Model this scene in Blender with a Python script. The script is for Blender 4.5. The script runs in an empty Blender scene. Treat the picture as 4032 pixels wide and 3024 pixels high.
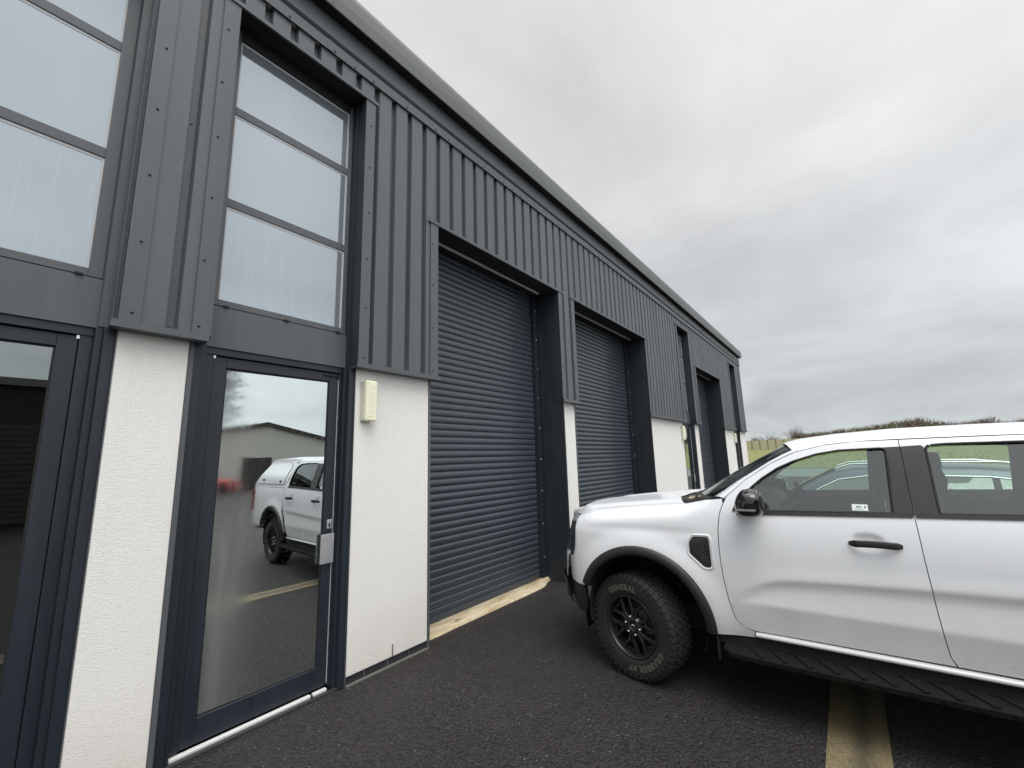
import bpy, bmesh, math, random
from mathutils import Vector, Matrix, noise
from mathutils.geometry import delaunay_2d_cdt
random.seed(7)
PI = math.pi
scene = bpy.context.scene
COL = scene.collection

# ------------------------------------------------------------------ helpers
def smooth(a, b, x):
    if a == b: return 1.0 if x >= a else 0.0
    t = max(0.0, min(1.0, (x-a)/(b-a)))
    return t*t*(3-2*t)
def lerp(a, b, t): return a+(b-a)*t
def interp(pts, x):
    if x <= pts[0][0]: return pts[0][1]
    for (a, b), (c, d) in zip(pts, pts[1:]):
        if x <= c: return b+(d-b)*(x-a)/(c-a)
    return pts[-1][1]
def cinterp(pts, x):
    n = len(pts)
    if x <= pts[0][0]: return pts[0][1]
    if x >= pts[-1][0]: return pts[-1][1]
    for i in range(n-1):
        if x <= pts[i+1][0]:
            x0, y0 = pts[i]; x1, y1 = pts[i+1]
            h = x1-x0; t = (x-x0)/h
            m0 = (y1-pts[i-1][1])/(x1-pts[i-1][0]) if i > 0 else (y1-y0)/h
            m1 = (pts[i+2][1]-y0)/(pts[i+2][0]-x0) if i+2 < n else (y1-y0)/h
            t2, t3 = t*t, t*t*t
            return (2*t3-3*t2+1)*y0+(t3-2*t2+t)*h*m0+(-2*t3+3*t2)*y1+(t3-t2)*h*m1

class MB:
    def __init__(s): s.v = []; s.f = []; s.sm = []
    def add(s, vs, fs, smooth=False):
        o = len(s.v); s.v += [tuple(p) for p in vs]
        s.f += [tuple(i+o for i in f) for f in fs]; s.sm += [smooth]*len(fs); return s
    def box(s, x0, x1, y0, y1, z0, z1):
        x0, x1 = sorted((x0, x1)); y0, y1 = sorted((y0, y1)); z0, z1 = sorted((z0, z1))
        v = [(x, y, z) for z in (z0, z1) for y in (y0, y1) for x in (x0, x1)]
        return s.add(v, [(0,2,3,1),(4,5,7,6),(0,1,5,4),(2,6,7,3),(0,4,6,2),(1,3,7,5)])
    def obox(s, c, ax, ay, az):   # oriented box by centre and half axes
        c, ax, ay, az = map(Vector, (c, ax, ay, az))
        v = [c+ax*i+ay*j+az*k for k in (-1,1) for j in (-1,1) for i in (-1,1)]
        return s.add(v, [(0,2,3,1),(4,5,7,6),(0,1,5,4),(2,6,7,3),(0,4,6,2),(1,3,7,5)])
    def prism(s, poly, fn0, fn1):  # poly of 2-tuples; fn maps (a,b)->xyz for both caps
        n = len(poly); v = [fn0(*p) for p in poly]+[fn1(*p) for p in poly]
        f = [tuple(range(n))[::-1], tuple(range(n, 2*n))]+[(i, (i+1) % n, n+(i+1) % n, n+i) for i in range(n)]
        return s.add(v, f)
    def tube(s, pts, r, n=8, closed=False, cap=True):
        pts = [Vector(p) for p in pts]; m = len(pts); vs = []; fs = []
        up = Vector((0,0,1)); 
        for i, p in enumerate(pts):
            a = pts[i-1] if (i > 0 or closed) else p; b = pts[(i+1) % m] if (i < m-1 or closed) else p
            t = (b-a).normalized()
            if abs(t.dot(up)) > .95: up = Vector((1,0,0)) if abs(t.x) < .9 else Vector((0,1,0))
            u = t.cross(up).normalized(); w = u.cross(t)
            rr = r[i] if isinstance(r, (list, tuple)) else r
            vs += [p+u*rr*math.cos(2*PI*k/n)+w*rr*math.sin(2*PI*k/n) for k in range(n)]
        for i in range(m if closed else m-1):
            j = (i+1) % m
            fs += [(i*n+k, i*n+(k+1) % n, j*n+(k+1) % n, j*n+k) for k in range(n)]
        s.add(vs, fs, True)
        if cap and not closed: s.add(vs[:n], [tuple(range(n))[::-1]]); s.add(vs[-n:], [tuple(range(n))])
        return s
    def cyl(s, a, b, r, n=12): return s.tube([a, b], r, n)
    def lathe(s, prof, c, ax, n=48, smooth=True, closed=False):  # prof [(radius, along)]
        ax = Vector(ax).normalized(); c = Vector(c)
        u = ax.orthogonal().normalized(); w = ax.cross(u); m = len(prof); vs = []; fs = []
        for i in range(n):
            a = 2*PI*i/n; d = u*math.cos(a)+w*math.sin(a)
            vs += [c+d*r+ax*h for r, h in prof]
        for i in range(n):
            j = (i+1) % n
            for k in range(m if closed else m-1):
                k2 = (k+1) % m
                fs.append((i*m+k, j*m+k, j*m+k2, i*m+k2))
        return s.add(vs, fs, smooth)
    def grid(s, rows, smooth=True):
        n = len(rows[0]); vs = [p for r in rows for p in r]
        return s.add(vs, [(i*n+j, i*n+j+1, (i+1)*n+j+1, (i+1)*n+j) for i in range(len(rows)-1) for j in range(n-1)], smooth)
    def mesh(s, name):
        me = bpy.data.meshes.new(name); me.from_pydata(s.v, [], s.f); me.update()
        me.polygons.foreach_set('use_smooth', s.sm)
        return me
    def build(s, name, mat, parent=None, bevel=0, seg=2):
        me = s.mesh(name); o = bpy.data.objects.new(name, me); COL.objects.link(o)
        if mat: me.materials.append(mat)
        if parent: o.parent = parent
        if bevel:
            b = o.modifiers.new('bevel', 'BEVEL'); b.width = bevel; b.segments = seg; b.limit_method = 'ANGLE'; b.angle_limit = math.radians(40)
        return o

def tag(o, label=None, cat=None, group=None, kind=None):
    if label: o['label'] = label
    if cat: o['category'] = cat
    if group: o['group'] = group
    if kind: o['kind'] = kind
    return o
def empty(name, loc=(0,0,0), rz=0):
    o = bpy.data.objects.new(name, None); COL.objects.link(o); o.location = loc; o.rotation_euler = (0,0,rz)
    o.empty_display_size = .2
    return o
def inpoly(x, y, P):
    c = False; n = len(P)
    for i in range(n):
        x0, y0 = P[i]; x1, y1 = P[(i+1) % n]
        if (y0 > y) != (y1 > y) and x < (x1-x0)*(y-y0)/(y1-y0)+x0: c = not c
    return c
def densify(P, d, closed=True):
    out = []
    n = len(P)
    for i in range(n if closed else n-1):
        a = P[i]; b = P[(i+1) % n]; L = math.hypot(b[0]-a[0], b[1]-a[1]); k = max(1, int(L/d+.5))
        out += [(lerp(a[0], b[0], t/k), lerp(a[1], b[1], t/k)) for t in range(k)]
    if not closed: out.append(P[-1])
    return out
def roundpoly(P, r, k=4):
    out = []; n = len(P)
    for i in range(n):
        p = Vector(P[i]); a = Vector(P[i-1]); b = Vector(P[(i+1) % n])
        rr = r[i] if isinstance(r, (list, tuple)) else r
        la = (a-p).length; lb = (b-p).length; q = min(rr, la*.45, lb*.45)
        if q < 1e-4: out.append(tuple(p)); continue
        A = p+(a-p).normalized()*q; B = p+(b-p).normalized()*q
        for j in range(k+1):
            t = j/k; out.append(tuple(A*(1-t)**2+p*2*t*(1-t)+B*t*t))
    return out
def cdt(outline, holes=(), d=.03, extra=()):
    polys = [densify(outline, d)]+[densify(h, d) for h in holes]
    co = []; ed = []
    for P in polys:
        o = len(co); co += P; ed += [(o+i, o+(i+1) % len(P)) for i in range(len(P))]
    xs = [p[0] for p in polys[0]]; ys = [p[1] for p in polys[0]]
    x = min(xs)+d*.5
    row = 0
    while x < max(xs):
        y = min(ys)+d*(.5 if row % 2 else 1.0)
        while y < max(ys):
            if inpoly(x, y, polys[0]) and not any(inpoly(x, y, h) for h in polys[1:]):
                ok = True
                for P in polys:
                    for i in range(len(P)):
                        ax_, ay_ = P[i-1]; bx_, by_ = P[i]
                        if min(ax_, bx_)-d > x or max(ax_, bx_)+d < x or min(ay_, by_)-d > y or max(ay_, by_)+d < y: continue
                        dx, dy = bx_-ax_, by_-ay_; q = dx*dx+dy*dy
                        t = max(0, min(1, ((x-ax_)*dx+(y-ay_)*dy)/q)) if q > 0 else 0
                        if (ax_+dx*t-x)**2+(ay_+dy*t-y)**2 < (d*.5)**2: ok = False; break
                    if not ok: break
                if ok: co.append((x, y))
            y += d
        x += d*.87; row += 1
    vs, es, fs, *_ = delaunay_2d_cdt([Vector(c) for c in co], ed, [], 0, 1e-6)
    F = []
    for f in fs:
        cx = sum(vs[i][0] for i in f)/len(f); cy = sum(vs[i][1] for i in f)/len(f)
        A_ = 0; L_ = 0
        for i in range(len(f)):
            p, q = vs[f[i-1]], vs[f[i]]; A_ += p[0]*q[1]-q[0]*p[1]; L_ = max(L_, (p[0]-q[0])**2+(p[1]-q[1])**2)
        if abs(A_)*.5 < L_*.004: continue
        if inpoly(cx, cy, polys[0]) and not any(inpoly(cx, cy, h) for h in polys[1:]): F.append(tuple(f))
    used = sorted({i for f in F for i in f}); mp = {i: k for k, i in enumerate(used)}
    V = [(vs[i][0], vs[i][1]) for i in used]; F = [tuple(mp[i] for i in f) for f in F]
    return V, F
def sheet(mb, outline, fn, holes=(), d=.03, hem=.02, sgn=1):
    """surface patch: fn(a,b,depth)->xyz, with hem folded inwards round every edge"""
    V, F = cdt(outline, holes, d)
    if sgn < 0: F = [f[::-1] for f in F]
    mb.add([fn(a, b, 0) for a, b in V], F, True)
    if hem:
        for P in [outline]+list(holes):
            P = densify(P, d); n = len(P)
            v = [fn(a, b, 0) for a, b in P]+[fn(a, b, hem) for a, b in P]
            mb.add(v, [(i, (i+1) % n, n+(i+1) % n, n+i) for i in range(n)], False)
    return mb

# ------------------------------------------------------------------ materials
def newmat(name):
    m = bpy.data.materials.new(name); m.use_nodes = True
    nt = m.node_tree; b = nt.nodes['Principled BSDF']; return m, nt, b
def N(nt, t, **k):
    n = nt.nodes.new(t)
    for a, v in k.items():
        if a.startswith('i_'):
            n.inputs[a[2:].replace('_', ' ')].default_value = v
        else: setattr(n, a, v)
    return n
def coords(nt, scale=(1,1,1), space='Object'):
    tc = N(nt, 'ShaderNodeTexCoord'); mp = N(nt, 'ShaderNodeMapping'); mp.inputs['Scale'].default_value = scale
    nt.links.new(tc.outputs[space], mp.inputs[0]); return mp.outputs[0]
def noise_n(nt, vec, scale, detail=4, rough=.6):
    n = N(nt, 'ShaderNodeTexNoise'); n.inputs['Scale'].default_value = scale; n.inputs['Detail'].default_value = detail
    n.inputs['Roughness'].default_value = rough; nt.links.new(vec, n.inputs['Vector']); return n.outputs['Fac']
def ramp(nt, fac, stops):
    r = N(nt, 'ShaderNodeValToRGB'); nt.links.new(fac, r.inputs[0]); e = r.color_ramp.elements
    while len(e) < len(stops): e.new(.5)
    for el, (p, c) in zip(e, stops):
        el.position = p; el.color = (c, c, c, 1) if isinstance(c, (int, float)) else (*c, 1)
    return r.outputs[0]
def mixc(nt, fac, a, b, mode='MIX'):
    m = N(nt, 'ShaderNodeMix', data_type='RGBA', blend_type=mode)
    for s, v in ((0, fac), (6, a), (7, b)):
        if isinstance(v, bpy.types.NodeSocket): nt.links.new(v, m.inputs[s])
        else: m.inputs[s].default_value = v if s == 0 else (*v, 1)
    return m.outputs[2]
def math_n(nt, op, a, b=None, c=None):
    m = N(nt, 'ShaderNodeMath', operation=op)
    for i, v in enumerate((a, b, c)):
        if v is None: continue
        if isinstance(v, bpy.types.NodeSocket): nt.links.new(v, m.inputs[i])
        else: m.inputs[i].default_value = v
    return m.outputs[0]
def bump(nt, b, h, strength, dist=.01):
    n = N(nt, 'ShaderNodeBump'); n.inputs['Strength'].default_value = strength; n.inputs['Distance'].default_value = dist
    nt.links.new(h, n.inputs['Height']); nt.links.new(n.outputs[0], b.inputs['Normal'])
def plain(name, col, rough=.5, metal=0, var=.12, scale=6, bumpk=0, bscale=60, coat=0, spec=.5):
    m, nt, b = newmat(name); v = coords(nt)
    f = noise_n(nt, v, scale)
    c = mixc(nt, f, tuple(x*(1-var) for x in col), tuple(min(1, x*(1+var)) for x in col))
    nt.links.new(c, b.inputs['Base Color'])
    r = math_n(nt, 'MULTIPLY_ADD', f, rough*.4, rough*.8); nt.links.new(r, b.inputs['Roughness'])
    b.inputs['Metallic'].default_value = metal; b.inputs['Coat Weight'].default_value = coat; b.inputs['Specular IOR Level'].default_value = spec
    if bumpk: bump(nt, b, noise_n(nt, v, bscale, 3), bumpk, .004)
    return m

def mat_cladding(name, col, rough):
    m, nt, b = newmat(name)
    v = coords(nt, (9, 9, .5)); streak = noise_n(nt, v, 1.6, 6, .65)
    v2 = coords(nt); blot = noise_n(nt, v2, 1.3, 3); fine = noise_n(nt, v2, 220, 2)
    st = ramp(nt, streak, [(.35, 0), (.75, 1)])
    c = mixc(nt, st, col, tuple(min(1, x*1.22+.006) for x in col))
    c = mixc(nt, math_n(nt, 'MULTIPLY', blot, .35), c, tuple(x*.8 for x in col))
    tcx = N(nt, 'ShaderNodeTexCoord'); sx = N(nt, 'ShaderNodeSeparateXYZ'); nt.links.new(tcx.outputs['Object'], sx.inputs[0])
    wn = N(nt, 'ShaderNodeTexWhiteNoise', noise_dimensions='1D'); nt.links.new(math_n(nt, 'FLOOR', math_n(nt, 'SUBTRACT', sx.outputs[0], .917)), wn.inputs['W'])
    c = mixc(nt, math_n(nt, 'MULTIPLY', wn.outputs['Value'], .28), c, tuple(x*.80 for x in col))
    nt.links.new(c, b.inputs['Base Color'])
    r = math_n(nt, 'MULTIPLY_ADD', st, .18, rough); r = math_n(nt, 'MULTIPLY_ADD', blot, .12, r); nt.links.new(r, b.inputs['Roughness'])
    wavy = noise_n(nt, coords(nt, (3, 3, 1.2)), 1.0, 2)
    bump(nt, b, math_n(nt, 'ADD', fine, math_n(nt, 'MULTIPLY', wavy, 2.5)), .14, .004)
    return m
M = {}
M['clad'] = mat_cladding('anthracite_cladding', (.088, .097, .105), .35)
M['trim'] = mat_cladding('anthracite_flashing', (.082, .091, .099), .35)
M['fascia'] = mat_cladding('fascia_metal', (.112, .118, .122), .42)
M['frame'] = mat_cladding('door_frame_blue_grey', (.013, .019, .028), .36)
M['shutter'] = plain('shutter_slat', (.043, .054, .068), .38, var=.10, scale=2.5, coat=.25)
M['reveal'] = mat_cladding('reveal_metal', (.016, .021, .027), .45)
M['soffit'] = mat_cladding('shaded_soffit_metal', (.009, .009, .010), .7)  # near-black so the shade under lintels and eaves is painted into the colour
M['black'] = plain('black_rubber', (.012, .012, .013), .7)
M['blackp'] = plain('textured_black_plastic', (.016, .016, .017), .5, bumpk=.3, bscale=400)
M['ventfin'] = plain('satin_black', (.028, .028, .029), .35)
M['pillar'] = plain('satin_pillar_film', (.026, .025, .026), .45, var=.05)
M['bead'] = plain('white_glazing_bead', (.50, .51, .52), .6, var=.05)
M['gloss'] = plain('gloss_black', (.006, .006, .007), .07, coat=.6)
M['dark'] = plain('dark_recess', (.008, .008, .009), .9)
M['silver'] = plain('silver_aluminium', (.62, .63, .64), .35, metal=.7, var=.06)
M['whitebar'] = plain('bright_threshold', (.72, .72, .70), .4, metal=.2, var=.12, scale=18)
M['brick'] = plain('dark_engineering_brick', (.030, .030, .036), .55, var=.3, scale=14, bumpk=.4)
M['mortar'] = plain('mortar', (.13, .125, .11), .9, var=.2, scale=30, bumpk=.5)
M['bolt'] = plain('bright_bolt', (.75, .76, .78), .3, metal=.6)
M['screw'] = plain('dark_screw', (.022, .023, .026), .5)
M['lampbody'] = plain('yellowed_plastic', (.86, .845, .64), .45, var=.06)
M['lampgrey'] = plain('pale_grey_plastic', (.55, .56, .50), .5, var=.06)

def mat_render():
    m, nt, b = newmat('white_roughcast_render'); v = coords(nt)
    vo = coords(nt, (1, 1, 2.0))
    n1 = noise_n(nt, vo, 95, 3, .6); n2 = noise_n(nt, v, 1.2, 4); n3 = noise_n(nt, v, 300, 2)
    c = mixc(nt, n2, (.81, .79, .755), (.86, .84, .81))
    sp = ramp(nt, n1, [(.28, 0), (.42, 1)])
    c = mixc(nt, sp, (.70, .675, .635), c)
    # splash stain near the base
    tc = N(nt, 'ShaderNodeTexCoord'); sx = N(nt, 'ShaderNodeSeparateXYZ'); nt.links.new(tc.outputs['Object'], sx.inputs[0])
    low = N(nt, 'ShaderNodeMapRange'); low.inputs[1].default_value = .11; low.inputs[2].default_value = .60; low.inputs[3].default_value = .75; low.inputs[4].default_value = 0
    nt.links.new(sx.outputs[2], low.inputs[0])
    run = ramp(nt, noise_n(nt, coords(nt, (11, 11, .55)), 1.0, 5, .6), [(.52, 0), (.75, .07)]); c = mixc(nt, run, c, (.58, .55, .50))
    st = math_n(nt, 'MULTIPLY', low.outputs[0], noise_n(nt, v, 3.1, 5))
    c = mixc(nt, st, c, (.60, .53, .46))
    nt.links.new(c, b.inputs['Base Color']); b.inputs['Roughness'].default_value = .92
    h = math_n(nt, 'ADD', n1, math_n(nt, 'MULTIPLY', n3, .35)); bump(nt, b, h, .45, .009)
    return m
M['render'] = mat_render()

def mat_asphalt():
    m, nt, b = newmat('wet_black_asphalt'); v = coords(nt)
    vor = N(nt, 'ShaderNodeTexVoronoi'); vor.inputs['Scale'].default_value = 62; nt.links.new(v, vor.inputs['Vector'])
    vor2 = N(nt, 'ShaderNodeTexVoronoi'); vor2.inputs['Scale'].default_value = 135; nt.links.new(v, vor2.inputs['Vector'])
    big = noise_n(nt, v, .7, 4); mid = noise_n(nt, v, 9, 4); fine = noise_n(nt, v, 190, 3, .7)
    sep = N(nt, 'ShaderNodeSeparateColor'); nt.links.new(vor.outputs['Color'], sep.inputs[0])
    c = mixc(nt, ramp(nt, sep.outputs[0], [(0, 0), (1, 1)]), (.016, .015, .0147), (.088, .082, .079))
    c = mixc(nt, ramp(nt, sep.outputs[1], [(.86, 0), (.9, 1)]), c, (.085, .058, .056))
    c = mixc(nt, ramp(nt, fine, [(.35, 0), (.7, 1)]), tuple([.010]*3), c)
    c = mixc(nt, ramp(nt, big, [(.3, 0), (.7, 1)]), c, mixc(nt, .35, c, (.048, .046, .045)))
    sep2 = N(nt, 'ShaderNodeSeparateColor'); nt.links.new(vor2.outputs['Color'], sep2.inputs[0])
    spark = ramp(nt, sep2.outputs[2], [(.9955, 0), (.997, 1)])
    c = mixc(nt, spark, c, (.26, .25, .24))
    patch = ramp(nt, noise_n(nt, coords(nt, (1, .6, 1)), .55, 5, .55), [(.40, 0), (.60, 1)])
    c = mixc(nt, math_n(nt, 'MULTIPLY', patch, .30), c, (.020, .0195, .0195))
    nt.links.new(c, b.inputs['Base Color'])
    rr = math_n(nt, 'MULTIPLY_ADD', mid, .35, .42); rr = math_n(nt, 'SUBTRACT', rr, math_n(nt, 'MULTIPLY', patch, .10)); nt.links.new(rr, b.inputs['Roughness'])
    b.inputs['Specular IOR Level'].default_value = .28
    h = math_n(nt, 'ADD', math_n(nt, 'MULTIPLY', vor.outputs['Distance'], -1.0), math_n(nt, 'MULTIPLY', fine, .5))
    bump(nt, b, h, 1.0, .014)
    return m
M['asphalt'] = mat_asphalt()
M['gritm'] = plain('loose_grit', (.14, .13, .12), .8, var=.7, scale=9)

def mat_yellow():
    m, nt, b = newmat('worn_yellow_paint'); v = coords(nt)
    tc = N(nt, 'ShaderNodeTexCoord'); sx = N(nt, 'ShaderNodeSeparateXYZ'); nt.links.new(tc.outputs['Object'], sx.inputs[0])
    ab = math_n(nt, 'ABSOLUTE', math_n(nt, 'SUBTRACT', sx.outputs[1], -.02))
    worn = math_n(nt, 'MULTIPLY_ADD', noise_n(nt, v, 7, 5, .7), .12, ab)
    centre = ramp(nt, worn, [(.07, 1), (.14, 0)])
    fine = noise_n(nt, v, 120, 4, .75)
    c = mixc(nt, noise_n(nt, v, 4, 4), (.165, .132, .066), (.225, .185, .105))
    c = mixc(nt, math_n(nt, 'MULTIPLY', centre, .72), c, (.05, .045, .032))
    c = mixc(nt, ramp(nt, fine, [(.36, 1), (.50, 0)]), c, (.035, .033, .03))
    crack = N(nt, 'ShaderNodeTexVoronoi', feature='DISTANCE_TO_EDGE'); crack.inputs['Scale'].default_value = 2.3
    wv = N(nt, 'ShaderNodeMix', data_type='VECTOR'); wv.inputs[0].default_value = .12
    nn = N(nt, 'ShaderNodeTexNoise'); nn.inputs['Scale'].default_value = 6; nt.links.new(v, nn.inputs['Vector'])
    nt.links.new(v, wv.inputs[4]); nt.links.new(nn.outputs['Color'], wv.inputs[5]); nt.links.new(wv.outputs[1], crack.inputs['Vector'])
    c = mixc(nt, ramp(nt, crack.outputs['Distance'], [(.001, .8), (.006, 0)]), c, (.05, .045, .04))
    nt.links.new(c, b.inputs['Base Color']); b.inputs['Roughness'].default_value = .62
    bump(nt, b, fine, .5, .004)
    return m
M['yellow'] = mat_yellow()

def mat_concrete():
    m, nt, b = newmat('stained_concrete_sill'); v = coords(nt, (1.6, 7, 7))
    f = noise_n(nt, v, 1.8, 8, .7); v2 = coords(nt); g = noise_n(nt, v2, 40, 4)
    c = ramp(nt, f, [(.28, (.20, .15, .10)), (.42, (.46, .36, .21)), (.55, (.62, .53, .36)), (.72, (.66, .63, .58))])
    c = mixc(nt, math_n(nt, 'MULTIPLY', g, .4), c, (.28, .22, .15))
    nt.links.new(c, b.inputs['Base Color']); b.inputs['Roughness'].default_value = .85
    bump(nt, b, math_n(nt, 'ADD', f, g), .5, .01)
    return m
M['sill'] = mat_concrete()

def mat_grass(name, a, bb, cc):
    m, nt, b = newmat(name); v = coords(nt, (1, .35, 1)); 
    f = noise_n(nt, v, .35, 8, .7); g = noise_n(nt, v, 3.5, 6, .75)
    c = mixc(nt, ramp(nt, f, [(.3, 0), (.7, 1)]), a, bb); c = mixc(nt, ramp(nt, g, [(.35, 0), (.9, .7)]), c, cc)
    nt.links.new(c, b.inputs['Base Color']); b.inputs['Roughness'].default_value = .95; b.inputs['Specular IOR Level'].default_value = .1
    bump(nt, b, g, .4, .1); return m
M['grass'] = mat_grass('field_grass', (.165, .18, .07), (.215, .215, .09), (.25, .235, .12))
M['tuft'] = mat_grass('tall_grass', (.19, .225, .07), (.245, .25, .09), (.27, .255, .115))
M['road'] = plain('pale_wet_road', (.16, .175, .17), .45, var=.2, scale=.8)
M['kerb'] = plain('kerb_concrete', (.22, .22, .20), .8)
M['fence'] = plain('weathered_timber', (.40, .385, .26), .9, var=.2, scale=1.5, bumpk=.6, bscale=8)
M['fencepost'] = plain('mossy_post', (.20, .185, .105), .9, var=.3, scale=1.5)
M['twig'] = plain('winter_twigs', (.125, .092, .072), .9, var=.35, scale=2)
M['twiggreen'] = plain('olive_scrub', (.115, .105, .055), .9, var=.4, scale=1.2)
M['conifer'] = plain('conifer_needles', (.022, .040, .022), .85, var=.4, scale=3)
M['bark'] = plain('bark', (.06, .045, .035), .9, bumpk=.6)
M['oppwall'] = plain('pale_panel_wall', (.80, .80, .74), .8, var=.06, scale=.6)
M['opproof'] = plain('old_grey_roof', (.30, .30, .29), .8, var=.2)
M['oppdark'] = mat_cladding('brown_grey_cladding', (.060, .055, .047), .6)
M['opppanel'] = plain('dim_panel', (.11, .10, .085), .8)

def mat_paint(name, col, dirt=True, rough=.22, metallic=0, coat=.7):
    m, nt, b = newmat(name); v = coords(nt)
    tc = N(nt, 'ShaderNodeTexCoord'); sx = N(nt, 'ShaderNodeSeparateXYZ'); nt.links.new(tc.outputs['Object'], sx.inputs[0])
    c = None
    b.inputs['Roughness'].default_value = rough; b.inputs['Metallic'].default_value = metallic
    b.inputs['Coat Weight'].default_value = coat; b.inputs['Coat Roughness'].default_value = .06
    if dirt:
        z = sx.outputs[2]
        lo = N(nt, 'ShaderNodeMapRange'); lo.inputs[1].default_value = 1.02; lo.inputs[2].default_value = .50; lo.inputs[3].default_value = 0.0; lo.inputs[4].default_value = 1
        nt.links.new(z, lo.inputs[0])
        n1 = noise_n(nt, v, 2.2, 6, .7); n2 = noise_n(nt, v, 60, 5, .8); n3 = noise_n(nt, coords(nt, (14, 14, 2)), 1.5, 5)
        a = math_n(nt, 'MULTIPLY', lo.outputs[0], math_n(nt, 'MULTIPLY_ADD', n1, .75, math_n(nt, 'MULTIPLY', n3, .25)))
        a = math_n(nt, 'MULTIPLY', a, .95)
        sp = math_n(nt, 'MULTIPLY', ramp(nt, n2, [(.56, 0), (.68, 1)]), math_n(nt, 'MULTIPLY', lo.outputs[0], ramp(nt, n1, [(.46, 0), (.58, .9)])))
        c = mixc(nt, a, col, (.44, .42, .37)); c = mixc(nt, sp, c, (.20, .17, .12))
        film = math_n(nt, 'MULTIPLY_ADD', n1, .16, math_n(nt, 'MULTIPLY', a, .45))
        r = math_n(nt, 'ADD', film, rough); nt.links.new(r, b.inputs['Roughness'])
        cr = math_n(nt, 'MULTIPLY', r, .6); nt.links.new(cr, b.inputs['Coat Roughness'])
        nt.links.new(c, b.inputs['Base Color'])
    else:
        c = mixc(nt, noise_n(nt, v, 3), col, tuple(x*.94 for x in col)); nt.links.new(c, b.inputs['Base Color'])
    return m
M['white'] = mat_paint('white_truck_paint', (.80, .82, .85))
M['clean'] = mat_paint('clean_white_paint', (.60, .61, .61), False)
M['step'] = plain('matt_black_step', (.006, .006, .0063), .85, bumpk=.3, bscale=300, spec=.2)
M['whitein'] = plain('white_jamb', (.55, .57, .60), .5)
M['blue'] = mat_paint('dark_blue_car_paint', (.022, .040, .075), False, .2, .3)
M['red'] = mat_paint('red_car_paint', (.55, .03, .03), False, .25)
M['chrome'] = plain('chrome', (.85, .86, .87), .12, metal=1, var=.03)
M['tyre'] = plain('tyre_rubber', (.014, .0133, .0127), .78, var=.35, scale=8, bumpk=.35, bscale=90)
M['rim'] = plain('black_alloy', (.014, .014, .015), .35, var=.3, scale=12)
M['letter'] = plain('dirty_white_lettering', (.15, .145, .12), .8, var=.5, scale=25)
M['seat'] = plain('seat_fabric', (.022, .024, .026), .8)
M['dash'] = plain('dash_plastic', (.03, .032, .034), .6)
M['lamp'] = plain('smoked_headlight', (.02, .02, .022), .08, coat=.8)
M['amber'] = plain('indicator_lens', (.20, .195, .19), .15, coat=.5)
M['sticker'] = plain('white_sticker', (.72, .80, .78), .5, var=.03)
M['ink'] = plain('sticker_ink', (.10, .12, .12), .5)
M['leaf'] = plain('dead_leaves', (.30, .24, .17), .8, var=.5, scale=40)

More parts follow.
